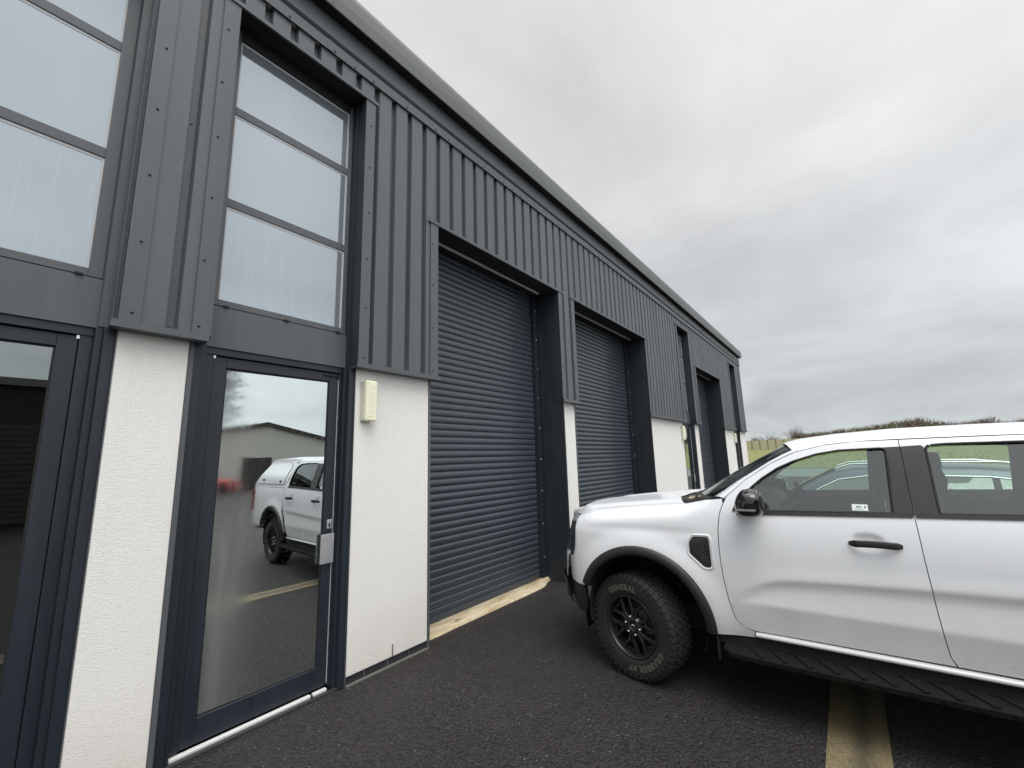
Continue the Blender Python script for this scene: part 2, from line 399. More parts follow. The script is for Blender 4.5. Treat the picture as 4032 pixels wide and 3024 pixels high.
def mat_glass(name, tint, base, rough=.0, back=None, streak=False, mist=False):
    m = bpy.data.materials.new(name); m.use_nodes = True; nt = m.node_tree; nt.nodes.clear()
    out = N(nt, 'ShaderNodeOutputMaterial'); gl = N(nt, 'ShaderNodeBsdfGlossy'); gl.inputs['Roughness'].default_value = rough
    tr = N(nt, 'ShaderNodeBsdfTransparent'); tr.inputs[0].default_value = (*tint, 1)
    lw = N(nt, 'ShaderNodeLayerWeight'); lw.inputs[0].default_value = .35
    fac = math_n(nt, 'MULTIPLY_ADD', lw.outputs['Fresnel'], 1-base, base)
    body = tr.outputs[0]
    v = coords(nt)
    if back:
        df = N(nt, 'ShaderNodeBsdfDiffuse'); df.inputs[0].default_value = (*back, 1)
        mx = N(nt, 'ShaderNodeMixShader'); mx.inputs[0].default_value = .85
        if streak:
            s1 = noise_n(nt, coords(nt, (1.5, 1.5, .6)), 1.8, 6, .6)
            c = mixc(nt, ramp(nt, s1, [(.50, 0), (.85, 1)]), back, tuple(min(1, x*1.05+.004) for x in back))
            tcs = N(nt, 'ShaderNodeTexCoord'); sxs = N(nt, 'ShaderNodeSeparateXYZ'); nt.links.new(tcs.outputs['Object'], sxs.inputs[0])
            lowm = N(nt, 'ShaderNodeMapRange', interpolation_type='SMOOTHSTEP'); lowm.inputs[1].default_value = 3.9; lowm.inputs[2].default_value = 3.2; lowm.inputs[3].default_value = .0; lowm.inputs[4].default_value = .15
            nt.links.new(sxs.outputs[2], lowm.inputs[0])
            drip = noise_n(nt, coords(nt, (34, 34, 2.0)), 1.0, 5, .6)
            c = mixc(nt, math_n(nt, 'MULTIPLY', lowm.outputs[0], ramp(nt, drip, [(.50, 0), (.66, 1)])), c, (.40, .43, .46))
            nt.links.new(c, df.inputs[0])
        nt.links.new(tr.outputs[0], mx.inputs[1]); nt.links.new(df.outputs[0], mx.inputs[2]); body = mx.outputs[0]
    gl.inputs[0].default_value = (.90, .95, .94, 1) if not streak else (.82, .90, .96, 1)
    if streak:
        s2 = noise_n(nt, coords(nt, (5, 5, 1.2)), 1.5, 5)
        r = ramp(nt, s2, [(.4, .03), (.8, .10)]); nt.links.new(r, gl.inputs['Roughness'])
    if mist:
        s3 = noise_n(nt, coords(nt, (7, 7, .8)), 1.4, 6, .65); tc = N(nt, 'ShaderNodeTexCoord'); sx = N(nt, 'ShaderNodeSeparateXYZ'); nt.links.new(tc.outputs['Object'], sx.inputs[0])
        # condensation patch low on the hinge side of the pane
        cx = N(nt, 'ShaderNodeMapRange', interpolation_type='SMOOTHSTEP'); cx.inputs[1].default_value = .02; cx.inputs[2].default_value = -.28; cx.inputs[3].default_value = 0; cx.inputs[4].default_value = 1
        nt.links.new(sx.outputs[0], cx.inputs[0])
        cz = N(nt, 'ShaderNodeMapRange', interpolation_type='SMOOTHSTEP'); cz.inputs[1].default_value = 1.70; cz.inputs[2].default_value = 1.20; cz.inputs[3].default_value = .34; cz.inputs[4].default_value = 1
        nt.links.new(sx.outputs[2], cz.inputs[0])
        a = math_n(nt, 'MULTIPLY', math_n(nt, 'MULTIPLY', cx.outputs[0], cz.outputs[0]), ramp(nt, s3, [(.30, .25), (.62, 1)]))
        r = math_n(nt, 'MULTIPLY', a, .20); nt.links.new(r, gl.inputs['Roughness'])
        df = N(nt, 'ShaderNodeBsdfDiffuse'); df.inputs[0].default_value = (.55, .58, .56, 1)
        mx = N(nt, 'ShaderNodeMixShader'); nt.links.new(math_n(nt, 'MULTIPLY', a, .42), mx.inputs[0])
        nt.links.new(body, mx.inputs[1]); nt.links.new(df.outputs[0], mx.inputs[2]); body = mx.outputs[0]
        dv = N(nt, 'ShaderNodeTexVoronoi'); dv.inputs['Scale'].default_value = 170; nt.links.new(v, dv.inputs['Vector'])
        sc = N(nt, 'ShaderNodeSeparateColor'); nt.links.new(dv.outputs['Color'], sc.inputs[0])
        drop = math_n(nt, 'MULTIPLY', ramp(nt, dv.outputs['Distance'], [(.1, 1), (.35, 0)]), ramp(nt, sc.outputs[0], [(.94, 0), (.96, 1)]))
        bp = N(nt, 'ShaderNodeBump'); bp.inputs['Strength'].default_value = .14; bp.inputs['Distance'].default_value = .002
        wave = noise_n(nt, coords(nt), 1.6, 2)
        nt.links.new(math_n(nt, 'ADD', drop, math_n(nt, 'MULTIPLY', wave, 1.2)), bp.inputs['Height']); nt.links.new(bp.outputs[0], gl.inputs['Normal'])
    mix = N(nt, 'ShaderNodeMixShader'); nt.links.new(fac, mix.inputs[0]); nt.links.new(body, mix.inputs[1]); nt.links.new(gl.outputs[0], mix.inputs[2])
    nt.links.new(mix.outputs[0], out.inputs[0]); return m
M['doorglass'] = mat_glass('misted_door_glass', (.25, .27, .26), .72, mist=True)
M['doorglassdark'] = mat_glass('dark_door_glass', (.22, .23, .22), .16)
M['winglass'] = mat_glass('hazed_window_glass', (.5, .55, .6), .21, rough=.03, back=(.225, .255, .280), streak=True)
M['carglass'] = mat_glass('green_tinted_car_glass', (.70, .82, .75), .085)
M['bluecarglass'] = mat_glass('blue_car_glass', (.35, .45, .42), .12)
M['canopyglass'] = mat_glass('dark_canopy_glass', (.10, .11, .11), .12)

# ------------------------------------------------------------------ camera, world, light
cam_d = bpy.data.cameras.new('camera'); cam = bpy.data.objects.new('camera', cam_d); COL.objects.link(cam)
yaw, pitch, roll = (math.radians(a) for a in (37.3355, 9.8227, -1.6438))
fw = Vector((math.cos(yaw)*math.cos(pitch), math.sin(yaw)*math.cos(pitch), math.sin(pitch)))
rt = Vector((math.sin(yaw), -math.cos(yaw), 0)); up = rt.cross(fw)
r2 = rt*math.cos(roll)+up*math.sin(roll); u2 = -rt*math.sin(roll)+up*math.cos(roll)
H = 1.74
cam.matrix_world = Matrix(((r2.x, u2.x, -fw.x, 0), (r2.y, u2.y, -fw.y, 0), (r2.z, u2.z, -fw.z, H), (0, 0, 0, 1)))
cam_d.sensor_width = 36; cam_d.lens = 36*1690/4032; cam_d.clip_start = .05; cam_d.clip_end = 3000
scene.camera = cam

world = bpy.data.worlds.new('World'); scene.world = world; world.use_nodes = True
nt = world.node_tree; bg = nt.nodes['Background']
sky = N(nt, 'ShaderNodeTexSky', sky_type='NISHITA'); sky.sun_disc = False
SUN_EL, SUN_AZ = math.radians(60), math.radians(218)   # azimuth clockwise from +Y
sky.sun_elevation = SUN_EL; sky.sun_rotation = SUN_AZ
tc = N(nt, 'ShaderNodeTexCoord'); sep = N(nt, 'ShaderNodeSeparateXYZ'); nt.links.new(tc.outputs['Generated'], sep.inputs[0])
zz = math_n(nt, 'MAXIMUM', sep.outputs[2], 0.0)
den = math_n(nt, 'ADD', zz, .22)
cmb = N(nt, 'ShaderNodeCombineXYZ'); nt.links.new(math_n(nt, 'DIVIDE', sep.outputs[0], den), cmb.inputs[0]); nt.links.new(math_n(nt, 'DIVIDE', sep.outputs[1], den), cmb.inputs[1])
cmb.inputs[2].default_value = 3.7
n1 = N(nt, 'ShaderNodeTexNoise'); n1.inputs['Scale'].default_value = 1.15; n1.inputs['Detail'].default_value = 6; n1.inputs['Roughness'].default_value = .52; n1.inputs['Distortion'].default_value = .35
nt.links.new(cmb.outputs[0], n1.inputs['Vector'])
cl = ramp(nt, n1.outputs['Fac'], [(.30, .80), (.46, .95), (.58, 1.08), (.72, 1.16)])
el = ramp(nt, zz, [(0.0, .77), (.10, .76), (.30, .79), (.62, .84), (.79, .92), (.90, 1.9), (1.0, 2.7)])
dt = N(nt, 'ShaderNodeVectorMath', operation='DOT_PRODUCT'); nt.links.new(tc.outputs['Generated'], dt.inputs[0]); dt.inputs[1].default_value = (-.10, -.78, .60)
glow = math_n(nt, 'MULTIPLY_ADD', math_n(nt, 'POWER', math_n(nt, 'MAXIMUM', dt.outputs['Value'], 0.0), 1.6), 1.25, 1.0)
cmul = math_n(nt, 'MULTIPLY', math_n(nt, 'MULTIPLY', cl, el), glow)
tint = ramp(nt, zz, [(0.0, (.90, .97, 1.0)), (.35, (.965, .985, 1.0)), (.6, (.99, .995, 1.0))])
cloudcol = N(nt, 'ShaderNodeVectorMath', operation='SCALE'); nt.links.new(tint, cloudcol.inputs[0]); nt.links.new(cmul, cloudcol.inputs['Scale'])
# thick cloud sheet over a Nishita sky: the clouds carry most of the light
skys = N(nt, 'ShaderNodeVectorMath', operation='SCALE'); nt.links.new(sky.outputs[0], skys.inputs[0]); skys.inputs['Scale'].default_value = .05
cs = N(nt, 'ShaderNodeVectorMath', operation='SCALE'); nt.links.new(cloudcol.outputs[0], cs.inputs[0]); cs.inputs['Scale'].default_value = 6.8
mx = N(nt, 'ShaderNodeVectorMath', operation='ADD'); nt.links.new(skys.outputs[0], mx.inputs[0]); nt.links.new(cs.outputs[0], mx.inputs[1])
nt.links.new(mx.outputs[0], bg.inputs[0]); bg.inputs[1].default_value = .1
sd = bpy.data.lights.new('sun', 'SUN'); sun = bpy.data.objects.new('sun', sd); COL.objects.link(sun)
sd.energy = 1.5; sd.angle = math.radians(42); sd.color = (1, .97, .93)
sdir = Vector((math.sin(SUN_AZ)*math.cos(SUN_EL), math.cos(SUN_AZ)*math.cos(SUN_EL), math.sin(SUN_EL)))
sun.rotation_euler = sdir.to_track_quat('Z', 'Y').to_euler(); sun.location = sdir*30
scene.view_settings.view_transform = 'Standard'; scene.view_settings.look = 'None'; scene.view_settings.gamma = 1
scene.view_settings.use_curve_mapping = False; scene.view_settings.exposure = 0.30

# ------------------------------------------------------------------ ground
def zyard(y): return .05*smooth(1.9, 3.05, y)
mb = MB()
ys = [-60, -30, -14, -8, -4, -2, 0, 1, 1.6, 1.9]+[1.9+.115*i for i in range(1, 11)]+[3.2, 3.45, 3.7, 4.2]
xs = [-40, -20, -8, -4, 0, 4, 8, 12, 16, 20, 26, 33.4]
mb.grid([[(x, y, zyard(y) if y < 3.1 else .05-.02*smooth(3.1, 3.7, y)) for x in xs] for y in ys], False)
tag(mb.build('yard_asphalt', M['asphalt']), kind='structure')
mb = MB(); mb.box(33.4, 33.6, -60, 60, -.02, .10); mb.box(49.2, 49.4, -60, 60, -.02, .12)
tag(mb.build('kerb', M['kerb'], bevel=.02), kind='structure')
mb = MB(); mb.grid([[(33.6, -60, .01), (33.6, 60, .01)], [(49.2, -60, .03), (49.2, 60, .03)]], False)
tag(mb.build('road', M['road']), kind='structure')
def zfield(x, y):
    z = .08+1.95*smooth(49, 92, x)**1.0 + 2.2*smooth(92, 128, x)*smooth(30, -30, y) - .006*max(0, x-150)
    z += .18*(noise.noise(Vector((x*.08, y*.08, 0))))*smooth(50, 60, x)
    return z
mb = MB(); X = [49.4+i*2.2 for i in range(50)]+[165, 200, 300, 600, 1500]; Y = [-900, -400, -200, -120]+[-90+i*4 for i in range(46)]+[110, 160, 300, 900]
mb.grid([[(x, y, zfield(x, y)) for y in Y] for x in X])
tag(mb.build('grass_field', M['grass']), kind='structure')
mb = MB(); mb.grid([[(x, y, -.06) for x in (-1500, 1500)] for y in (-1500, 1500)], False)
tag(mb.build('ground', M['grass']), kind='structure')
# grass tufts that break the edges of the field
mb = MB()
for i in range(4000):
    x = 50+41*random.random()**1.3; y = random.uniform(-45, 24); z = zfield(x, y)-.02
    if x < 53 and random.random() < .5: continue
    h = random.uniform(.05, .13)*(1.3 if noise.noise(Vector((x*.1, y*.1, 4))) > .1 else .7); w = random.uniform(.06, .16); a = random.uniform(-.6, .6)
    mb.add([(x, y-w, z), (x+a*.2, y+w, z), (x+a*.3, y+random.uniform(-.3, .3)*h, z+h)], [(0, 1, 2)])
tag(mb.build('grass', M['grass']), kind='stuff')

mb = MB()
mb.grid([[(x, y-.165, zyard(y)+.004) for x in (-6, 0, 6, 12, 20, 30)] for y in (.015, .315)], False)
o = mb.build('yellow_line', M['yellow']); o.location = (0, .165, 0); tag(o, 'worn yellow painted line crossing the yard under the white pickup', 'road marking')

# ------------------------------------------------------------------ industrial unit
D, DC = 3.26, 3.19
bld = empty('industrial_building', (10, 3.6, 0)); tag(bld, 'long dark grey clad industrial unit with white render piers and roller shutters', 'building')
bld.location = (0, 0, 0)
P = [(.516, .897), (2.06, 2.91), (5.456, 5.874), (9.043, 11.469), (12.577, 13.0), (16.09, 17.947), (19.108, 20.24)]
ZB, ZR, ZC, ZD = .05, .117, 2.55, 2.53   # wall base, render bottom, cladding bottom, drip bottom
PA0 = (-4.6, -.647)   # pier left of the first doorway (outside the frame)
LX = -9.0
# body of the building behind the facade
mb = MB(); mb.box(LX, 20.20, 4.75, 16, 0, 5.7); mb.box(LX, 20.2, 3.56, 4.75, 5.30, 5.66)
for a, b in [PA0]+P: mb.box(a+.02, b-.02, D+.16, 4.75, 0, 5.6)
for a, b in ((2.91, 5.456), (5.874, 9.043), (13.0, 16.09)): mb.box(a-.02, b+.02, 3.80, 4.75, 4.30, 5.6); mb.box(a-.02, b+.02, D+.08, 3.80, 4.62, 5.6)
mb.build('wall', M['dark'], bld)
mb = MB(); mb.box(20.20, 20.235, 3.31, 16, 2.55, 5.62); mb.build('end_cladding', M['clad'], bld)
mb = MB(); mb.box(20.20, 20.236, 3.31, 16, .1, 2.53); mb.build('end_render', M['render'], bld)
# white render piers with a thin plinth of dark brick
for a, b in [PA0]+P:
    last = b > 20
    mb = MB(); mb.box(a+.004, b-(.004 if last else .028), D, D+.14, ZR, ZD+.01); o = mb.build('render_panel', M['render'], bld, bevel=.006)
    mb = MB(); x = a+.012
    k = 0
    while x < b-.02:
        x2 = min(b-.012, x+(.215 if k or a < 0 else .16)); mb.box(x, x2, D+.012, D+.12, ZB-.08, ZR-.002); x = x2+.010; k += 1
    mb.build('brick_plinth', M['brick'], bld, bevel=.002)
    mb = MB(); mb.box(a+.01, b-.02, D+.0145, D+.125, ZB-.08, ZR-.003); mb.box(a+.008, b-.01, D-.012, D+.013, ZB-.04, ZB+.008); mb.build('mortar', M['mortar'], bld)
    if not last:
        mb = MB(); mb.box(b-.027, b-.001, D-.004, D+.30, ZB, ZD+.012); mb.build('jamb_trim', M['trim'], bld); mb = MB(); mb.box(a-.001, a+.0035, D-.002, D+.30, ZB, ZD+.012); mb.build('jamb_trim', M['trim'], bld)
mb = MB(); mb.box(2.492, 2.500, D-.006, D, ZR, .215); mb.build('movement_joint', M['mortar'], bld)
# profiled cladding
OPEN = [(-.66, .50, 5.15, 'w'), (.955, 2.03, 5.15, 'w'), (2.94, 5.394, 4.24, 'r'), (5.877, 8.985, 4.24, 'r'), (11.465, 12.52, 5.15, 'w'), (13.01, 16.05, 4.24, 'r'), (17.95, 18.99, 5.15, 'w')]
CH = 3.192; CV = CH+.044          # crown and valley planes
prof = []
x = LX
edges = []
k0 = int((LX-1.781)/.2)-1
xs_ = []
for k in range(k0, int((20.24-1.781)/.2)+2):
    c = 1.781+.2*k
    xs_ += [(c, CH), (c+.136, CH), (c+.144, CV), (c+.190, CV)]
xs_ = [p for p in xs_ if LX <= p[0] <= 20.235]
def profy(x):
    for (a, b), (c, d) in zip(xs_, xs_[1:]):
        if a <= x <= c: return b+(d-b)*(x-a)/(c-a) if c > a else b
    return CH
cuts = sorted(set([p[0] for p in xs_]+[v for o_ in OPEN for v in o_[:2]]+[20.235]))
mb = MB(); TOP = 5.44
for a, b in zip(cuts, cuts[1:]):
    m_ = (a+b)/2; z0 = ZC
    for o_ in OPEN:
        if o_[0] < m_ < o_[1]: z0 = o_[2]
    ya, yb = profy(a), profy(b)
    mb.add([(a, ya, z0), (b, yb, z0), (b, yb, TOP), (a, ya, TOP)], [(0, 1, 2, 3)])
    mb.add([(a, ya, z0), (b, yb, z0), (b, CV+.03, z0), (a, CV+.03, z0)], [(0, 1, 2, 3)])
mb.build('profiled_cladding', M['clad'], bld)
# sheet side laps
mb = MB()
for k in range(-10, 19):
    xx = 1.781+1.0*k+.132
    if LX < xx < 20.1:
        z0 = ZC
        for o_ in OPEN:
            if o_[0] < xx < o_[1]: z0 = o_[2]
        mb = MB(); mb.box(xx-.012, xx, CH-.0035, CH-.001, z0+.03, 5.33); mb.build('sheet_lap', M['clad'], bld)
# flashings: drips, jambs, lintels
drips = [(-3.0, -.66), (.481, .93), (2.024, 2.94), (5.393, 5.877), (8.985, 11.462), (12.53, 13.01), (15.99, 17.98), (18.94, 20.254)]
for a, b in drips:
    mb = MB(); mb.box(a-.012, b+.012, 3.160, 3.166, ZC-.014, ZC+.028); mb.box(a-.012, b+.012, 3.166, D-.003, ZC-.014, ZC-.006)
    mb.build('drip_flashing', M['trim'], bld)
scr = MB()
SCR = []
def screw(x, y, z): SCR.append((x, y, z))
def screw_mesh(scr, x, y, z): scr.lathe([(0.0001, -.007), (.005, -.0065), (.0075, -.003), (.009, 0)], (x, y, z), (0, 1, 0), 8)
for i, (a, b, zt, kind) in enumerate(OPEN):
    lo, hi = ZC+.03, zt
    # left jamb flashing (on cladding, left of the opening) and right one
    for (u, v, sx) in ((a-.105, a, a-.072), (b, b+.098, b+.058)):
        mb = MB(); mb.box(u, v, CH-.012, CH-.0085, lo, hi-.002)
        mb.build('jamb_flashing', M['trim'], bld)
        mb = MB(); mb.box(v-.0035 if u < a else u, v if u < a else u+.0035, CH-.008, CH+.16, lo-.02, hi-.003); mb.build('jamb_return', M['reveal'], bld)
        z = lo+.05
        while z < hi-.1: screw(sx+random.uniform(-.004, .004), CH-.012, z+random.uniform(-.012, .012)); z += .452
    # lintel flashing: upstand lip plus soffit
    mb = MB(); mb.box(a-.135, b+.13, CH-.022, CH-.018, zt-.012, zt+.022); mb.box(a-.13, b+.125, CH-.018, CH, zt-.010, zt-.006)
    mb.build('lintel_flashing', M['trim'], bld)
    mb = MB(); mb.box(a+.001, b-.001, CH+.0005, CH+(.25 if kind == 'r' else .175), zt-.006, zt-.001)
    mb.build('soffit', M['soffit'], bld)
mb = MB()
for kx in range(-45, 93):
    xx = 1.693+.2*kx
    if LX < xx < 20.1 and (kx % 2 == 0 or kx % 6 == 1): screw(xx, 3.170, 5.368)
for a, b in drips:
    for kx in range(-24, 93):
        xx = 1.781+.2*kx-.035
        if a+.12 < xx < b-.1: screw(xx, CV-.001, 2.60)
for (a, b, zt, kind) in OPEN:
    if kind == 'r':
        for kx in range(0, 93):
            xx = 1.781+.2*kx-.035
            if a < xx < b and xx < a+1.3: screw(xx, CV-.001, zt+.085)
for xx, zs in ((2.548, (3.6, 2.95)), (.735, (4.0,))):
    for z in zs: screw(xx, CH, z)
SCR.sort(key=lambda p: p[0]**2+p[1]**2+(p[2]-1.7)**2)
screw_mesh(scr, 0, 0, 0); me = scr.mesh('screw'); me.materials.append(M['screw'])
for p in SCR[:100]:
    o = bpy.data.objects.new('screw', me); COL.objects.link(o); o.parent = bld; o.location = p
rest = MB()
for p in SCR[100:]: screw_mesh(rest, *p)
tag(rest.build('screw', M['screw'], bld), kind='stuff')
# eaves: lower flashing with screws, groove, gutter face, big rounded fascia
E0 = LX; E1 = 20.262
mb = MB(); mb.box(E0, E1, 3.172, 3.186, 5.344, 5.447)
for xx in (1.62, 4.83, 11.0, 17.2): mb.box(xx, xx+.06, 3.169, 3.172, 5.344, 5.447)
mb.build('eaves_flashing', M['trim'], bld)
mb = MB(); mb.box(E0, E1-.01, 3.205, 3.30, 5.44, 5.49); mb.build('eaves_groove', M['dark'], bld)  # shadow line of the groove put in as near-black colour
mb = MB(); sec = [(3.190, 5.476), (3.168, 5.495), (3.172, 5.690), (3.40, 5.690), (3.40, 5.476)]
mb.prism(sec, lambda y, z: (E0, y, z), lambda y, z: (E1-.005, y, z))
for xx in (1.65, 7.7, 14.0): mb.box(xx, xx+.004, 3.165, 3.172, 5.50, 5.68)
mb.build('eaves_band', M['trim'], bld)
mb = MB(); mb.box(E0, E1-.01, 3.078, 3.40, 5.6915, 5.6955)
mb.build('shaded_eaves_soffit', M['soffit'], bld)  # dark strip on the fascia underside, standing in for its deep shadow
mb = MB(); sec = [(3.075, 5.684), (3.068, 5.69), (3.060, 5.80), (3.062, 5.90)]
sec += [(3.062+.17*(1-math.cos(t)), 5.90+.17*math.sin(t)) for t in [PI/2*i/7 for i in range(1, 8)]]+[(3.60, 6.09), (3.60, 5.70), (3.078, 5.70)]
mb.prism(sec, lambda y, z: (E0, y, z), lambda y, z: (E1+.02, y, z)); o = mb.build('fascia', M['fascia'], bld)
mb = MB()
for xx in (1.60, 10.6): mb.box(xx, xx+.003, 3.0580, 3.062, 5.70, 5.90)
mb.build('fascia_joint', M['fascia'], bld)
mb = MB(); mb.prism([(3.6, 6.06), (16, 6.9), (16, 5.6), (3.6, 5.6)], lambda y, z: (E0, y, z), lambda y, z: (E1, y, z)); mb.build('roof', M['fascia'], bld)

# roller shutters
def shutter(a, b):
    yc = 3.66; p = .0788
    r = empty('roller_shutter'); r.parent = bld
    mb = MB(); rows = []
    z = .035; prof = []
    while z < 4.34:
        for t, d in ((0, 0.004), (.05, -.002), (.2, -.0075), (.4, -.0100), (.6, -.0100), (.8, -.0068), (.93, -.001), (.97, .005)):
            prof.append((yc+d, z+t*p))
        z += p
    mb.grid([[(x, y, zz_) for (y, zz_) in prof] for x in (a-.02, b-.07)])
    mb.build('curtain', M['shutter'], r)
    mb = MB(); mb.box(a+.0, b-.16, yc-.025, yc-.012, .036, .135); mb.build('bottom_bar', M['shutter'], r, bevel=.005)
    mb = MB(); mb.box(a-.02, a+.05, yc-.05, yc+.03, .03, 4.3); mb.build('guide_rail', M['frame'], r, bevel=.003)
    mb = MB(); mb.box(b-.150, b-.062, yc-.075, yc+.03, .03, 4.245); mb.box(b-.062, b-.040, yc-.12, yc+.03, .03, 4.245)
    mb.build('guide_rail', M['frame'], r, bevel=.003)
    s = MB(); z = .35
    while z < 4.2: s.lathe([(.0001, -.006), (.006, -.005), (.008, 0)], (b-.105, yc-.076, z), (0, 1, 0), 8); z += .455
    s.build('guide_bolt', M['bolt'], r)
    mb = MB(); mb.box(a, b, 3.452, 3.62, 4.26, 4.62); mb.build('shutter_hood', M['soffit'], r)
    mb = MB(); mb.box(a-.01, b-.20, 3.443, 3.4515, 4.205, 4.24); mb.build('hood_edge', M['lampgrey'], r)
    # reveal lining
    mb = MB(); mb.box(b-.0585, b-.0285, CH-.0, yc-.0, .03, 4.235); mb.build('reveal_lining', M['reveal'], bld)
    s = MB(); z = .5
    while z < 4.1: s.lathe([(.0001, -.004), (.006, -.003), (.007, 0)], (b-.0587, 3.50, z), (1, 0, 0), 6); z += .46
    s.build('lining_screw', M['reveal'], bld)
for a, b in ((2.91, 5.456), (5.874, 9.043), (13.0, 16.09)): shutter(a, b)
# stained concrete sill below the first shutter, one per shutter
for a, b in ((2.91, 5.456), (5.874, 9.043), (13.0, 16.09)):
    mb = MB(); rows = []; n = 40
    for i in range(n+1):
        x = lerp(a+.0, b-.05, i/n); e = .015*noise.noise(Vector((x*3, 1, 0)))+.13*smooth(b-.5, b-.05, x)
        rows.append([(x, 3.40+e, .035), (x, 3.425+e, .062+.006*noise.noise(Vector((x*5, 0, 0)))), (x, 3.50+e*.5, .074+.004*noise.noise(Vector((x*7, 3, 0)))), (x, 3.70, .066), (x, 3.72, .0)])
    mb.grid(rows); mb.build('concrete_sill', M['sill'], bld)
mb = MB(); mb.tube([(3.44, 3.46, .082), (3.47, 3.47, .088), (3.50, 3.45, .084), (3.53, 3.47, .082)], .003, 5); mb.tube([(3.47, 3.47, .088), (3.455, 3.43, .072)], .0025, 5)
o = mb.build('twig', M['bark']); tag(o, 'small bent brown twig lying on the pale sill of the nearest shutter', 'twig')

# glazed personnel doors with tall windows over
def doorway(x0, x1, mirror, glassmat, detail=True, dx=0):
    """x0,x1 = opening between render piers"""
    W = x1-x0
    def X(u): return x1-u if mirror else x0+u      # u measured from hinge side
    def bx(mb, u0, u1, *r): return mb.box(X(u0), X(u1), *r)
    Y = 3.36
    # linings and spandrel around the door
    mb = MB()
    bx(mb, .001, .050, D+.012, Y+.06, ZB, 2.55); bx(mb, W-.050, W-.001, D+.012, Y+.06, ZB, 2.55)
    bx(mb, .050, .083, D+.045, Y+.06, ZB, 2.55); bx(mb, W-.075, W-.050, D+.05, Y+.06, ZB, 2.55)
    bx(mb, .083, .138, Y-.012, Y+.06, ZB+.03, 2.50); bx(mb, W-.096, W-.075, Y-.010, Y+.06, ZB+.03, 2.50)
    bx(mb, .083, W-.075, Y-.018, Y+.06, 2.497, 2.548)
    mb.build('door_surround', M['frame'], bld, bevel=.003)
    mb = MB(); bx(mb, .060, W-.03, Y-.012, Y+.03, 2.552, 2.846); bx(mb, .060, W-.03, Y-.030, Y-.012, 2.548, 2.556)
    mb.build('spandrel_panel', M['trim'], bld)
    # door leaf
    leaf = empty('glazed_door'); leaf.parent = bld
    u0, u1 = .140, W-.098; g0, g1 = .223, W-.175
    mb = MB(); z0, z1, h0, h1 = .082, 2.492, .228, 2.418
    bx(mb, u0, g0, Y, Y+.055, z0, z1); bx(mb, g1, u1, Y, Y+.055, z0, z1); bx(mb, g0, g1, Y+.0005, Y+.055, z0, h0); bx(mb, g0, g1, Y+.0005, Y+.055, h1, z1)
    mb.build('door_frame', M['frame'], leaf, bevel=.004)
    mb = MB(); e = .008
    bx(mb, g0, g0+e, Y+.010, Y+.05, h0, h1); bx(mb, g1-e, g1, Y+.010, Y+.05, h0, h1); bx(mb, g0+e, g1-e, Y+.012, Y+.05, h0, h0+e); bx(mb, g0+e, g1-e, Y+.012, Y+.05, h1-e, h1)
    mb.build('glazing_gasket', M['black'], leaf)
    mb = MB(); bx(mb, g0+e*.5, g1-e*.5, Y+.022, Y+.044, h0+e*.5, h1-e*.5)
    # pane stored in door-local coordinates so that the condensation sits on it
    og = mb.build('glass_pane', glassmat, leaf)
    ox = min(X(0), X(W))
    for v in og.data.vertices: v.co.x -= ox+W/2; v.co.y -= Y+.033
    og.location = (ox+W/2, Y+.033, 0); og.rotation_euler.z = math.radians(-1.0)
    mb = MB(); bx(mb, u1+.0005, u1+.005, Y-.006, Y+.03, z0+.02, z1-.05); mb.build('edge_seal', M['whitebar'], leaf)
    if detail:
        mb = MB(); bx(mb, W-.200, W-.088, Y-.020, Y-.014, .968, 1.190); bx(mb, W-.150, W-.110, Y-.014, Y, 1.02, 1.14); mb.build('handle', M['silver'], leaf, bevel=.006, seg=3)
        mb = MB(); bx(mb, W-.148, W-.106, Y-.007, Y-.0005, 1.228, 1.298); o = mb.build('lock_plate', M['silver'], leaf, bevel=.003)
        s = MB(); s.cyl((X(W-.127), Y-.014, 1.262), (X(W-.127), Y-.006, 1.262), .009, 12); s.box(X(W-.127)-.003, X(W-.127)+.003, Y-.018, Y-.012, 1.238, 1.262); s.build('lock_cylinder', M['screw'], o)
        mb = MB(); bx(mb, W-.23, W-.10, Y-.012, Y-.001, 2.462, 2.476); mb.build('door_stay', M['black'], leaf)
    mb = MB(); bx(mb, .138, .150, Y-.010, Y+.002, 2.474, 2.494); mb.build('hinge_pin', M['bolt'], leaf)
    # threshold bar, split once
    mb = MB(); bx(mb, .088, W*.80, 3.318, 3.35, ZB+.006, .079); bx(mb, W*.815, W-.11, 3.318, 3.35, ZB+.006, .079); mb.build('threshold', M['whitebar'], bld, bevel=.006)
    mb = MB(); bx(mb, .03, W-.03, 3.285, 3.315, ZB-.06, ZB+.012); mb.build('threshold_kerb', M['brick'], bld, bevel=.004)
    # window above
    win = empty('tall_window'); win.parent = bld
    mb = MB(); Yw = 3.37; a, b = .075, W-.045; q0, q1 = .140, W-.083
    zz0, zz1 = 2.862, 5.13
    bars = [(3.625, 3.69), (4.392, 4.458)]
    bx(mb, a, q0, Yw, Yw+.06, zz0, zz1); bx(mb, q1, b, Yw, Yw+.06, zz0, zz1)
    bx(mb, q0, q1, Yw+.001, Yw+.06, zz0, 2.906)
    for c, d in bars: bx(mb, q0, q1, Yw+.002, Yw+.06, c, d)
    bx(mb, a-.0, b, Yw-.020, Yw-.0, 2.852, 2.858)
    mb.build('window_frame', M['trim'], win, bevel=.003)
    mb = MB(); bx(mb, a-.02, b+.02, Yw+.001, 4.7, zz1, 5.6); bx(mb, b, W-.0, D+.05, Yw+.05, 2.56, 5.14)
    mb.build('window_head', M['reveal'], bld)
